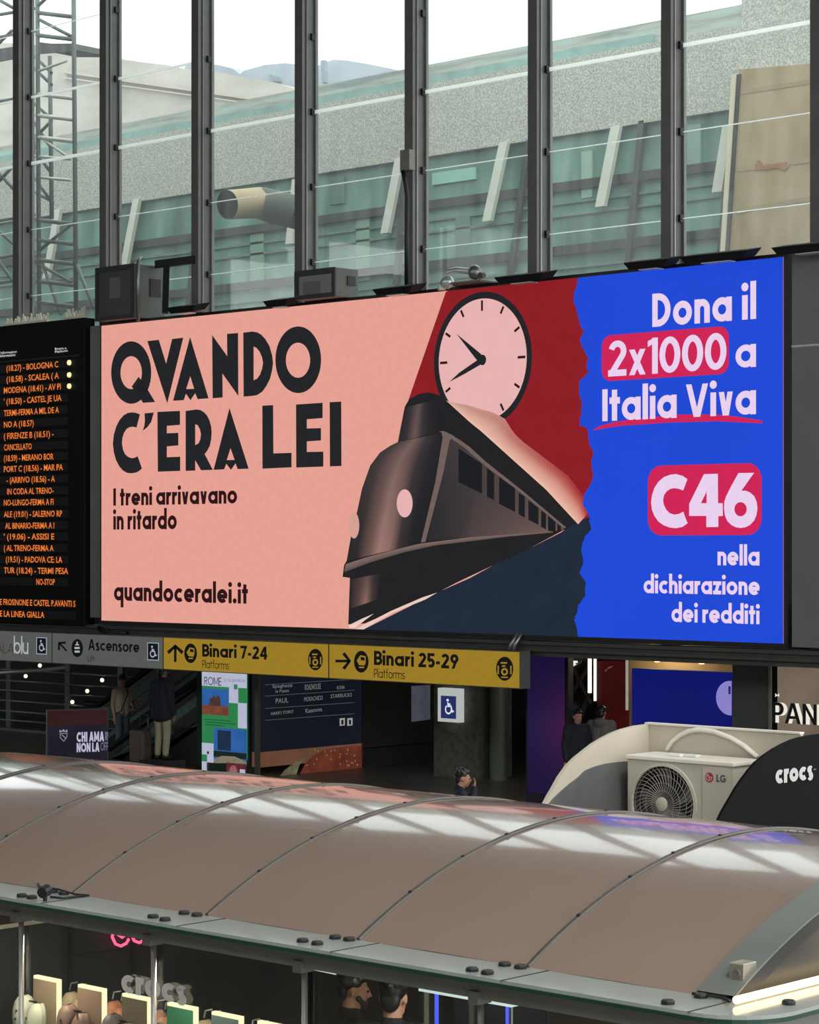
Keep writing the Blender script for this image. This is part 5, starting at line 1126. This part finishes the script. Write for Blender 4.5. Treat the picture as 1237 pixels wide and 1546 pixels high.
# glass case with blue tubes
PDC = YP(9.35)
dcs = thing('glass_display_case', 'tall glass case with white lit top and blue light tubes, right of the two men', 'display case', (PDC.px(710, 1500)[0], 9.5, 0))
u0, v0 = PDC.px(632, 1487.5); u1, v1 = PDC.px(772, 1513); zc = (v0 + v1) / 2
MB().box((u0, 9.35, zc - .03), (u1, 9.66, zc)).build('lit_top', led('case_white', (214, 232, 228), .05, 1.0), dcs)
MB().box((u0 + .12, 9.345, zc - .002), (u1 - .12, 9.60, zc + .006)).build('top_pane', pm('case_top_dark', (110, 124, 118), .1), dcs)
MB().box((u0, 9.36, .02), (u1, 9.365, zc - .03)).build('front_pane', M_clear, dcs); MB().box((u1 - .006, 9.36, .02), (u1, 9.65, zc - .03)).build('side_pane', M_clear, dcs)
MB().box((u0, 9.64, .02), (u1, 9.66, zc - .03)).build('back', M_kw, dcs)
L_bl = led('tube_blue', (80, 96, 255), .02, 1.4)
for x, r in ((650, .011), (757, .010)):
    u = PDC.px(x, 1500)[0]; MB().tube([(u, 9.40, .1), (u, 9.40, zc - .03)], r, 8).build('blue_tube', L_bl, dcs)
MB().tube([(u1 - .01, 9.36, .02), (u1 - .01, 9.36, zc - .03)], .012, 8).build('corner_post', M_alu, dcs)
sls = YP(10.9)
MB().tube([sls.p3(468, 1459), sls.p3(520, 1470)], .02, 8).build('strip_light', led('case_white', (214, 232, 228), .05, 1.0), kk)
MB().box((sls.p3(462, 1500).x, 10.9, .02), (sls.p3(472, 1500).x, 10.95, 2.3)).build('door_frame', M_black, kk)

# ------------------------------------------------------------------ outdoor unit in its open housing behind the vault
XL, XR, YBK = -9.57, -8.32, 12.67
PLP, PRP, PBK = XP(XL), XP(XR), YP(YBK)
m = MB(); m.grid([[Vector((KX1 + .002, y, vz(y, .012))), Vector((KX1 + .002, y, vz(y, -.05)))] for y in ys]); m.build('end_rim_face', M_black, kk, smooth=2)
hs = thing('unit_housing', 'white open housing with a black lettered arched end panel, behind the vaulted roof', 'housing', ((XL + XR) / 2, 12.3, 0))
lp = [PLP.px(*p) for p in ((822, 1216.7), (829, 1203), (836, 1191), (846, 1173), (858, 1156), (870, 1144), (882.5, 1134), (896, 1123.5), (910, 1115), (925, 1107), (941, 1101), (960, 1096), (979, 1093.5))]
M_hw = pm('housing_white', (192, 184, 166), .5, 0, .03, 3)
MB().loops(PLP, [lp + [(12.72, lp[-1][1]), (12.72, 0.0), (11.88, 0.0), (11.88, 2.62)]], 0, .03).build('left_panel', M_hw, hs)
C_ = lambda x, y: (810 + x / 2.897, 1070 + y / 2.897)
MB().loops(PLP, [[PLP.px(*C_(*p)) for p in ((45, 425), (72, 392), (100, 365), (140, 330), (180, 300), (205, 275), (215, 268), (255, 252), (300, 240), (350, 233), (398, 230), (450, 235), (450, 480), (45, 445))]], .012, .012).build('grey_patch', pm('patch_grey', (92, 94, 92), .6, 0, .15, 4), hs)  # darker grey area over the lower part of the left panel
zbk = PBK.px(980, 1093.5)[1]
MB().box((XL + .002, YBK, 2.0), (XR - .03, YBK + .03, zbk)).build('back_panel', M_hw, hs)
MB().box((XL - .03, YBK - .012, zbk), (XR - .03, YBK + .04, zbk + .012)).build('top_trim', M_white, hs)
MB().tube([PBK.p3(*p, .01) for p in ((1007, 1138), (1010, 1129), (1017, 1119), (1028, 1110), (1041, 1104), (1058, 1101.5), (1080, 1104.5), (1105, 1114), (1125, 1126), (1145, 1143))], .018, 8).build('arch_moulding', M_white, hs, smooth=True)
rp = [PRP.px(*C_(*p)) for p in ((786, 512), (815, 450), (850, 390), (875, 347), (900, 310), (930, 270), (960, 235), (1000, 202), (1040, 175), (1080, 153), (1120, 135), (1160, 123), (1200, 115), (1300, 104), (1400, 104), (1500, 110))]
m = MB()
for d in (0, -.02): m.grid([[PRP.at(u, v, d) for u, v in rp], [PRP.at(max(u, 11.88), 0, d) for u, v in rp]])
m.grid([[PRP.at(u, v, 0) for u, v in rp], [PRP.at(u, v, -.02) for u, v in rp]]); m.build('right_panel', pm('panel_jet', (7, 7, 8), .7, 0, .1, 3, .15), hs)
m = MB(); m.grid([[PRP.at(u, v - .004, -.024) for u, v in rp], [PRP.at(max(u, 11.9), 2.0, -.024) for u, v in rp]]); m.build('right_panel_back', M_hw, hs)
m = MB(); put_text(m, PRP, 'crocs', 1170, 1184, 1226, 1175.8, 1163, .36, .006, 'x', .07); m.build('lettering', led('panel_letter', (214, 214, 210), .03), hs)
m = MB(); font_text(m, PRP, 'TM', 1227.5, 1163, 1231, 1162.4, 1161, .006); m.build('trade_mark', led('panel_letter', (214, 214, 210), .03), hs)
MB().box((XL, 12.1, 2.40), (XR - .03, YBK, 2.44)).build('shelf', M_hw, hs)
ac = thing('outdoor_unit', 'white air conditioning outdoor unit with round fan grille and red round emblem', 'air conditioner', ((-9.47 - 8.62) / 2, 12.3, 2.44))
AX0, AX1, AY, AZ0, AZ1 = -9.468, -8.62, 12.3, 2.46, 3.085
PA = YP(AY)
M_ac = pm('unit_white', (186, 181, 167), .45, 0, .03, 3)
fcx, fcz = PA.px(1002, 1214); FR = .262
fr = MB(); fr.loops(PA, [[(AX0, AZ0), (AX1, AZ0), (AX1, AZ1), (AX0, AZ1)], ell(fcx, fcz, FR, FR, 48)], 0, .02)
fr.build('front_panel', M_ac, ac)
m = MB(); m.box((AX0, AY + .02, AZ0), (AX0 + .01, AY + .31, AZ1)); m.build('left_side', M_ac, ac)
MB().box((AX1 - .01, AY + .02, AZ0), (AX1, AY + .31, AZ1)).build('right_side', M_ac, ac)
MB().box((AX0, AY + .30, AZ0), (AX1, AY + .31, AZ1)).build('back', M_ac, ac)
MB().box((AX0 - .012, AY - .012, AZ1), (AX1 + .012, AY + .322, AZ1 + .028)).build('lid', M_white, ac, bevel=.006)
for (x, y) in ((-9.2, 12.38), (-9.1, 12.42)): MB().box((x, y, AZ1 + .028), (x + .1, y + .06, AZ1 + .045)).build('lid_boss', M_white, ac, bevel=.005)
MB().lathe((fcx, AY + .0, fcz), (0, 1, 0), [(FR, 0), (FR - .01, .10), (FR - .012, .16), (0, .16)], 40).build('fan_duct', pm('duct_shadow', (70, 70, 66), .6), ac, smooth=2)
MB().lathe((fcx, AY, fcz), (0, -1, 0), [(FR + .012, -.005), (FR + .008, .012), (FR - .012, .014), (FR - .016, -.002)], 48).build('grille_ring', M_ac, ac, smooth=2)
for k in range(5):
    a = k * 2 * pi / 5; m = MB(); rws = []
    for j in range(7):
        r = .05 + (FR - .075) * j / 6; rws.append([Vector((fcx + r * math.cos(a + s_ * (.5 + .15 * j / 6) + .25 * j / 6), AY + .05 + .05 * s_, fcz + r * math.sin(a + s_ * (.5 + .15 * j / 6) + .25 * j / 6))) for s_ in (0, .25, .5, .75, 1)])
    m.grid(rws); m.build('fan_blade', pm('fan_grey', (124, 122, 114), .5), ac, smooth=True)
for k in range(44):
    a = k * 2 * pi / 44; pts = [(fcx + r * math.cos(a + .55 * (r / FR) ** 1.5), AY - .012 * (1 - (r / FR) ** 2) - .002, fcz + r * math.sin(a + .55 * (r / FR) ** 1.5)) for r in (.045, .10, .15, .20, FR - .004)]
    MB().tube(pts, .0022, 5).build('grille_wire', pm('wire_grey', (150, 148, 138), .4), ac, smooth=True)
for r in (.09, .14, .19, .23): MB().tube([(fcx + r * math.cos(t * pi / 24), AY - .012 * (1 - (r / FR) ** 2), fcz + r * math.sin(t * pi / 24)) for t in range(49)], .002, 5).build('grille_hoop', pm('wire_grey', (150, 148, 138), .4), ac, smooth=True)
MB().lathe((fcx - .002, AY - .012, fcz), (0, -1, 0), [(.046, 0), (.046, .008), (.042, .011), (0, .011)], 28).build('grille_hub', M_ac, ac, smooth=2)
pa0, pz1 = PA.px(1062, 1157); pa1 = PA.px(1103, 1157)[0]
MB().loops(PA, [rrect(pa0, AZ0 + .06, pa1, pz1, .02)], .008, .008).build('service_panel', M_ac, ac, bevel=.003)
lc = PA.px(1072.5, 1173.5); lr = .0315
lo = MB().loops(PA, [ell(lc[0], lc[1], lr, lr, 28)], .011, .003).build('emblem', pm('emblem_red', (168, 36, 52), .4), ac)
m = MB()
for pts in (arc(lc[0], lc[1], lr * .68, lr * .68, 100, 370, 18) + [(lc[0], lc[1])], [(lc[0] - .001, lc[1] + .014), (lc[0] - .001, lc[1] - .011), (lc[0] + .007, lc[1] - .011)]):
    L, R_ = stroke_poly(pts, .0036)
    for i in range(len(L) - 1): m.add([PA.at(q[0], q[1], .0125) for q in (L[i], R_[i], R_[i + 1], L[i + 1])], [(0, 1, 2, 3)])
m.add([PA.at(u, v, .0125) for u, v in ell(lc[0] - .011, lc[1] + .010, .0034, .0034, 10)], [tuple(range(10))]); m.build('emblem_face', pm('emblem_white', (226, 214, 206), .5), lo)
m = MB(); put_text(m, PA, 'LG', 1083, 1180.2, 1097.5, 1181.6, 1169, .30, .0095, track=.12); m.build('lettering', pm('letter_grey', (86, 84, 82), .5), ac)
for x in (AX0 + .12, AX1 - .16): MB().box((x, AY + .01, 2.44), (x + .06, AY + .30, 2.46)).build('foot', M_steel, ac)

# ------------------------------------------------------------------ people
def caps(mb, p0, r0, p1, r1, n=12):
    p0, p1 = Vector(p0), Vector(p1); d = p1 - p0; L = max(d.length, 1e-4); d = d / L
    prof = []; 
    for i in range(5): a = pi / 2 * i / 4; prof.append((r0 * math.sin(a), -r0 * math.cos(a)))
    for i in range(5): a = pi / 2 * i / 4; prof.append((r1 * math.cos(a), L + r1 * math.sin(a)))
    mb.lathe(p0, d, prof, n)
def fuse(mb, name, mat, parent, M4, voxel, it=4, base=Vector()):
    """weld a set of rounded forms into one continuous skin"""
    me = bpy.data.meshes.new('form'); me.from_pydata([p for p in mb.v], [], mb.f); ob = bpy.data.objects.new('form', me); COL.objects.link(ob)
    r = ob.modifiers.new('r', 'REMESH'); r.mode = 'VOXEL'; r.voxel_size = voxel
    s = ob.modifiers.new('s', 'SMOOTH'); s.iterations = it; s.factor = .5
    ev = bpy.data.meshes.new_from_object(ob.evaluated_get(bpy.context.evaluated_depsgraph_get()))
    bpy.data.objects.remove(ob); bpy.data.meshes.remove(me)
    ev.name = name
    for v in ev.vertices: v.co = M4 @ v.co
    ev.materials.clear(); ev.materials.append(mat)
    for p in ev.polygons: p.use_smooth = True
    o = bpy.data.objects.new(name, ev); COL.objects.link(o); o.parent = parent; ROOT[o.name] = base
    return o
V = Vector
STAND = dict(hipL=(.095, 0, .94), kneL=(.10, -.02, .50), ankL=(.10, .02, .09), hipR=(-.095, 0, .94), kneR=(-.10, -.02, .50), ankR=(-.10, .02, .09),
             shL=(.185, .01, 1.44), elL=(.235, .03, 1.14), wrL=(.235, -.04, .88), shR=(-.185, .01, 1.44), elR=(-.235, .03, 1.14), wrR=(-.235, -.04, .88), head=(0, -.015, 1.64), turn=0, nod=0)
def person(label, loc, face, h, skin, hairc, topc, legc, pose={}, sleeve='long', hair='short', voxel=.012, coat=0, beard=None, strap=None, hood=False):
    J = dict(STAND); J.update(pose); s = h / 1.76
    t = thing('person', label, 'person', loc)
    phi = math.atan2(face[0], -face[1]); M4 = Matrix.Rotation(phi, 4, 'Z') @ Matrix.Scale(s, 4)
    hc = V(J['head']); HR = Matrix.Rotation(J['turn'], 3, 'Z') @ Matrix.Rotation(J['nod'], 3, 'X')
    hp = lambda x, y, z: hc + HR @ V((x, y, z))
    b = MB()
    # head: skull, face, jaw, nose, brow, lips, ears
    b.ball(hp(0, .018, .03), (.076, .094, .088), 20, 14, HR); b.ball(hp(0, -.025, -.03), (.062, .066, .085), 18, 12, HR)
    caps(b, hp(0, -.058, -.092), .022, hp(0, -.05, -.085), .028); caps(b, hp(-.04, -.02, -.075), .022, hp(0, -.06, -.095), .022); caps(b, hp(.04, -.02, -.075), .022, hp(0, -.06, -.095), .022)
    caps(b, hp(0, -.088, .012), .009, hp(0, -.108, -.028), .013); caps(b, hp(-.012, -.096, -.030), .009, hp(.012, -.096, -.030), .009)
    caps(b, hp(-.036, -.078, .020), .011, hp(.036, -.078, .020), .011); caps(b, hp(-.018, -.088, -.060), .007, hp(.018, -.088, -.060), .007); caps(b, hp(-.015, -.087, -.072), .008, hp(.015, -.087, -.072), .008)
    for q in (-1, 1): b.ball(hp(.078 * q, .02, -.005), (.012, .02, .034), 10, 8, HR)
    caps(b, V((0, .02, 1.46)), .062, hp(0, .015, -.06), .054)
    # trunk and legs under the clothes
    for q in (-1, 1):
        caps(b, (.06 * q, .0, 1.32), .11, (.055 * q, 0, 1.12), .10); caps(b, (.055 * q, 0, 1.12), .10, (.07 * q, .01, .96), .115); caps(b, (.03 * q, .01, 1.42), .07, (.15 * q, .01, 1.43), .06)
    for S in 'LR':
        hi, kn, an = V(J['hip' + S]), V(J['kne' + S]), V(J['ank' + S]); caps(b, hi, .085, kn, .055); caps(b, kn, .055, kn + (an - kn) * .35 + V((0, .015, 0)), .056); caps(b, kn + (an - kn) * .35 + V((0, .015, 0)), .056, an, .038)
        sh, el, wr = V(J['sh' + S]), V(J['el' + S]), V(J['wr' + S]); caps(b, sh, .052, el, .040); caps(b, el, .040, el + (wr - el) * .3, .041); caps(b, el + (wr - el) * .3, .041, wr, .026)
        # hand: palm, four unequal fingers with a bend, thumb from the side of the palm
        d = (wr - el).normalized(); side = d.cross(V((0, -1, 0))); side = side.normalized() if side.length > .1 else V((1, 0, 0)); nrm = d.cross(side).normalized()
        pm_ = wr + d * .085; caps(b, wr + side * .012, .020, pm_ + side * .026, .014); caps(b, wr - side * .012, .020, pm_ - side * .026, .014); caps(b, wr, .022, pm_, .016)
        for k, (o_, ln) in enumerate(((-.030, .062), (-.010, .076), (.010, .080), (.030, .070))):
            a0 = pm_ + side * o_; a1 = a0 + d * ln * .5 + nrm * .006; a2 = a1 + d * ln * .42 + nrm * .022; caps(b, a0, .010, a1, .0092, 8); caps(b, a1, .0092, a2, .0078, 8)
        th = wr + d * .028 + side * .026; t1 = th + (d * .7 + side * .6 + nrm * .4).normalized() * .038; caps(b, th, .013, t1, .011, 8); caps(b, t1, .011, t1 + (d * .9 + side * .1 + nrm * .3).normalized() * .030, .009, 8)
    fuse(b, 'body', skin, t, M4, voxel, 3, V(loc))
    # hair
    hm_ = MB(); hm_.ball(hp(0, .030, .048), (.084, .094, .086), 20, 14, HR); hm_.ball(hp(0, -.02, .088), (.066, .070, .040), 16, 10, HR); hm_.ball(hp(0, .075, -.01), (.066, .042, .075), 16, 10, HR)
    for k in range(26):
        a = random.uniform(0, 2 * pi); e = random.uniform(.15, 1.2); hm_.ball(hp(.082 * math.cos(a) * math.cos(e), .03 + .09 * math.sin(a) * math.cos(e) * (1 if math.sin(a) > 0 else .75), .062 + .07 * math.sin(e)), random.uniform(.014, .022), 8, 6)
    if hair == 'bun': hm_.ball(hp(0, .10, .10), .045, 12, 8)
    if hair == 'long': caps(hm_, hp(.05, .07, .0), .05, hp(.05, .08, -.16), .04); caps(hm_, hp(-.05, .07, .0), .05, hp(-.05, .08, -.16), .04)
    fuse(hm_, 'hair', hairc, t, M4, .008, 2, V(loc))
    if beard:
        bm_ = MB(); [caps(bm_, hp(.054 * q, -.026, -.045), .022, hp(0, -.072, -.095), .031) for q in (-1, 1)]; caps(bm_, hp(-.024, -.088, -.050), .010, hp(.024, -.088, -.050), .010); fuse(bm_, 'beard', beard, t, M4, .008, 2, V(loc))
    for q in (-1, 1):
        e = MB(); e.ball(hp(.032 * q, -.083, .004), (.013, .008, .009), 10, 8, HR); o = e.v; e.v = [M4 @ p + V(loc) for p in o]; e.build('eye', pm('eye_dark', (30, 24, 22), .2), t, smooth=True)
    # top
    c = MB(); g = .014 + coat * .014; zb_ = .92 - .10 * coat
    for q in (-1, 1):
        caps(c, (.062 * q, .0, 1.34), .115 + g, (.06 * q, 0, 1.12), .108 + g); caps(c, (.06 * q, 0, 1.12), .108 + g, (.07 * q, .01, zb_ + .08), .115 + g); caps(c, (.03 * q, .012, 1.43), .068 + g, (.155 * q, .01, 1.44), .056 + g)
    for S in 'LR':
        sh, el, wr = V(J['sh' + S]), V(J['el' + S]), V(J['wr' + S]); caps(c, sh, .056 + g, el if sleeve == 'long' else sh + (el - sh) * .62, .046 + g)
        if sleeve == 'long': caps(c, el, .044 + g, wr, .032 + g)
    if hood: c.ball((0, .10, 1.48), (.12, .09, .09), 14, 9)
    caps(c, (0, .018, 1.45), .068 + g * .5, (0, .016, 1.50), .060 + g * .5)
    fuse(c, 'coat' if coat else 'shirt', topc, t, M4, voxel, 4, V(loc))
    l = MB()
    for S in 'LR':
        hi, kn, an = V(J['hip' + S]), V(J['kne' + S]), V(J['ank' + S]); caps(l, hi + V((0, .005, .03)), .105, kn, .075); caps(l, kn, .075, an + V((0, 0, .02)), .062)
    caps(l, (-.05, .01, .98), .105, (.05, .01, .98), .105); fuse(l, 'trousers', legc, t, M4, voxel, 3, V(loc))
    for S in 'LR':
        an = V(J['ank' + S]); f = MB(); caps(f, an + V((0, .03, -.04)), .045, an + V((0, -.06, -.05)), .040); caps(f, an + V((0, -.06, -.05)), .040, an + V((0, -.15, -.057)), .030); fuse(f, 'shoe', pm('shoe_dark', (34, 32, 32), .5), t, M4, .012, 2, V(loc))
    if strap:
        st_ = MB(); st_.tube([(.10, -.03, 1.50), (.06, -.13, 1.40), (-.03, -.152, 1.22), (-.13, -.135, 1.02), (-.19, -.06, .95)], .011, 8); st_.v = [M4 @ p + V(loc) for p in st_.v]; st_.build('bag_strap', strap, t, smooth=True)
    return t
Rv, Fv = V((CS, SN, 0)), V((-SN, CS, 0))
def spot(x, y_top, h, z0=0, d=None):
    """a standing place whose head top meets the given sight line"""
    if d is None: d = (EYE - z0 - h) * FPX / (y_top - HOR)
    r = ray(x, 0) * (d / FPX); return (r.x, r.y, z0)
sk1 = pm('skin_olive', (176, 128, 102), .5, 0, .05, 8); sk2 = pm('skin_fair', (206, 160, 136), .5, 0, .05, 8)
hb = pm('hair_black', (26, 23, 22), .35, 0, .2, 30); hbr = pm('hair_brown', (86, 62, 46), .4, 0, .2, 30)
blk = pm('cloth_black', (24, 24, 27), .8, 0, .15, 12); nav = pm('cloth_navy', (26, 30, 40), .8, 0, .15, 12); bei = pm('cloth_beige', (190, 176, 152), .8, 0, .08, 12); khk = pm('cloth_khaki', (168, 158, 132), .8, 0, .08, 12); den = pm('cloth_denim', (92, 106, 120), .8, 0, .1, 12); gry = pm('cloth_grey', (112, 108, 102), .8, 0, .12, 12)
person('bearded man in a black t-shirt standing inside the kiosk, face turned right', spot(532, 1466, 1.76), Rv * 1.0 + Fv * .15, 1.76, sk1, hb, blk, blk, dict(elR=(-.26, -.05, 1.16), wrR=(-.20, -.28, 1.05), elL=(.25, -.02, 1.15), wrL=(.16, -.26, 1.08), nod=.15), 'short', voxel=.009, beard=pm('beard_dark', (48, 36, 30), .6))
person('man seen from behind inside the kiosk, glossy black hair and black shirt', spot(594, 1476, 1.85), Fv * 1.0 + Rv * .35, 1.85, sk2, hb, blk, blk, dict(nod=.12), 'short', voxel=.009)
person('person in a dark jacket phoning, hand at the cheek, before the stone pillar', spot(696, 1160, 1.70), Rv * 1.0 + Fv * .1, 1.70, sk1, hb, nav, blk, dict(elR=(-.25, -.10, 1.20), wrR=(-.10, -.16, 1.50), head=(0, -.03, 1.63), nod=.1), 'long', voxel=.012)
person('woman in a beige shirt with crossbody strap, standing left of the escalator', spot(184, 1021, 1.72), -Fv * .6 + Rv * .6, 1.72, sk2, hbr, bei, den, dict(elL=(.27, .0, 1.16), wrL=(.14, -.22, 1.10), nod=.3, turn=-.4), 'short', 'bun', voxel=.014, strap=blk)
person('man in dark jacket and khaki trousers riding the escalator', spot(245, 1000, 1.86, .25, 46.3), Fv * .8 + Rv * .6, 1.86, sk1, hb, nav, khk, {}, 'long', voxel=.014, coat=1.6)
person('person in a grey hooded jacket walking in front of the red shop', spot(908, 1066, 1.74), Rv * .3 + Fv * .9, 1.74, sk1, hb, gry, blk, {}, 'long', voxel=.014, coat=1, hood=True)
person('person in dark clothes in front of the black shop window', spot(872, 1072, 1.70), -Fv * .8 + Rv * .3, 1.70, sk1, hb, nav, blk, {}, 'long', voxel=.014, coat=.6)
_m = spot(245, 0, 0, 0, 46.3); MB().box((_m[0] - .35, _m[1] - .3, 0), (_m[0] + .35, _m[1] + .3, .24)).build('step', M_shop, e1)
# suitcase beside the jacketed man
px_, py_, _z = spot(212, 1100, 1.0, 0, 47.5)
su = thing('suitcase', 'upright taupe suitcase between the woman and the jacketed man', 'suitcase', (px_, py_, 0))
MB().box((px_ - .22, py_ - .13, .07), (px_ + .22, py_ + .13, .74)).build('shell', pm('case_taupe', (112, 96, 84), .5, 0, .08, 4), su, bevel=.05)
m = MB(); m.tube([(px_ - .12, py_ + .1, .72), (px_ - .12, py_ + .1, 1.05), (px_ + .12, py_ + .1, 1.05), (px_ + .12, py_ + .1, .72)], .012, 8); m.build('handle', M_alu, su, smooth=True)
for a in (-.17, .17):
    for b__ in (-.1, .1): MB().lathe((px_ + a - .015, py_ + b__, .04), (1, 0, 0), [(0, 0), (.04, 0), (.04, .03), (0, .03)], 12).build('wheel', M_black, su)
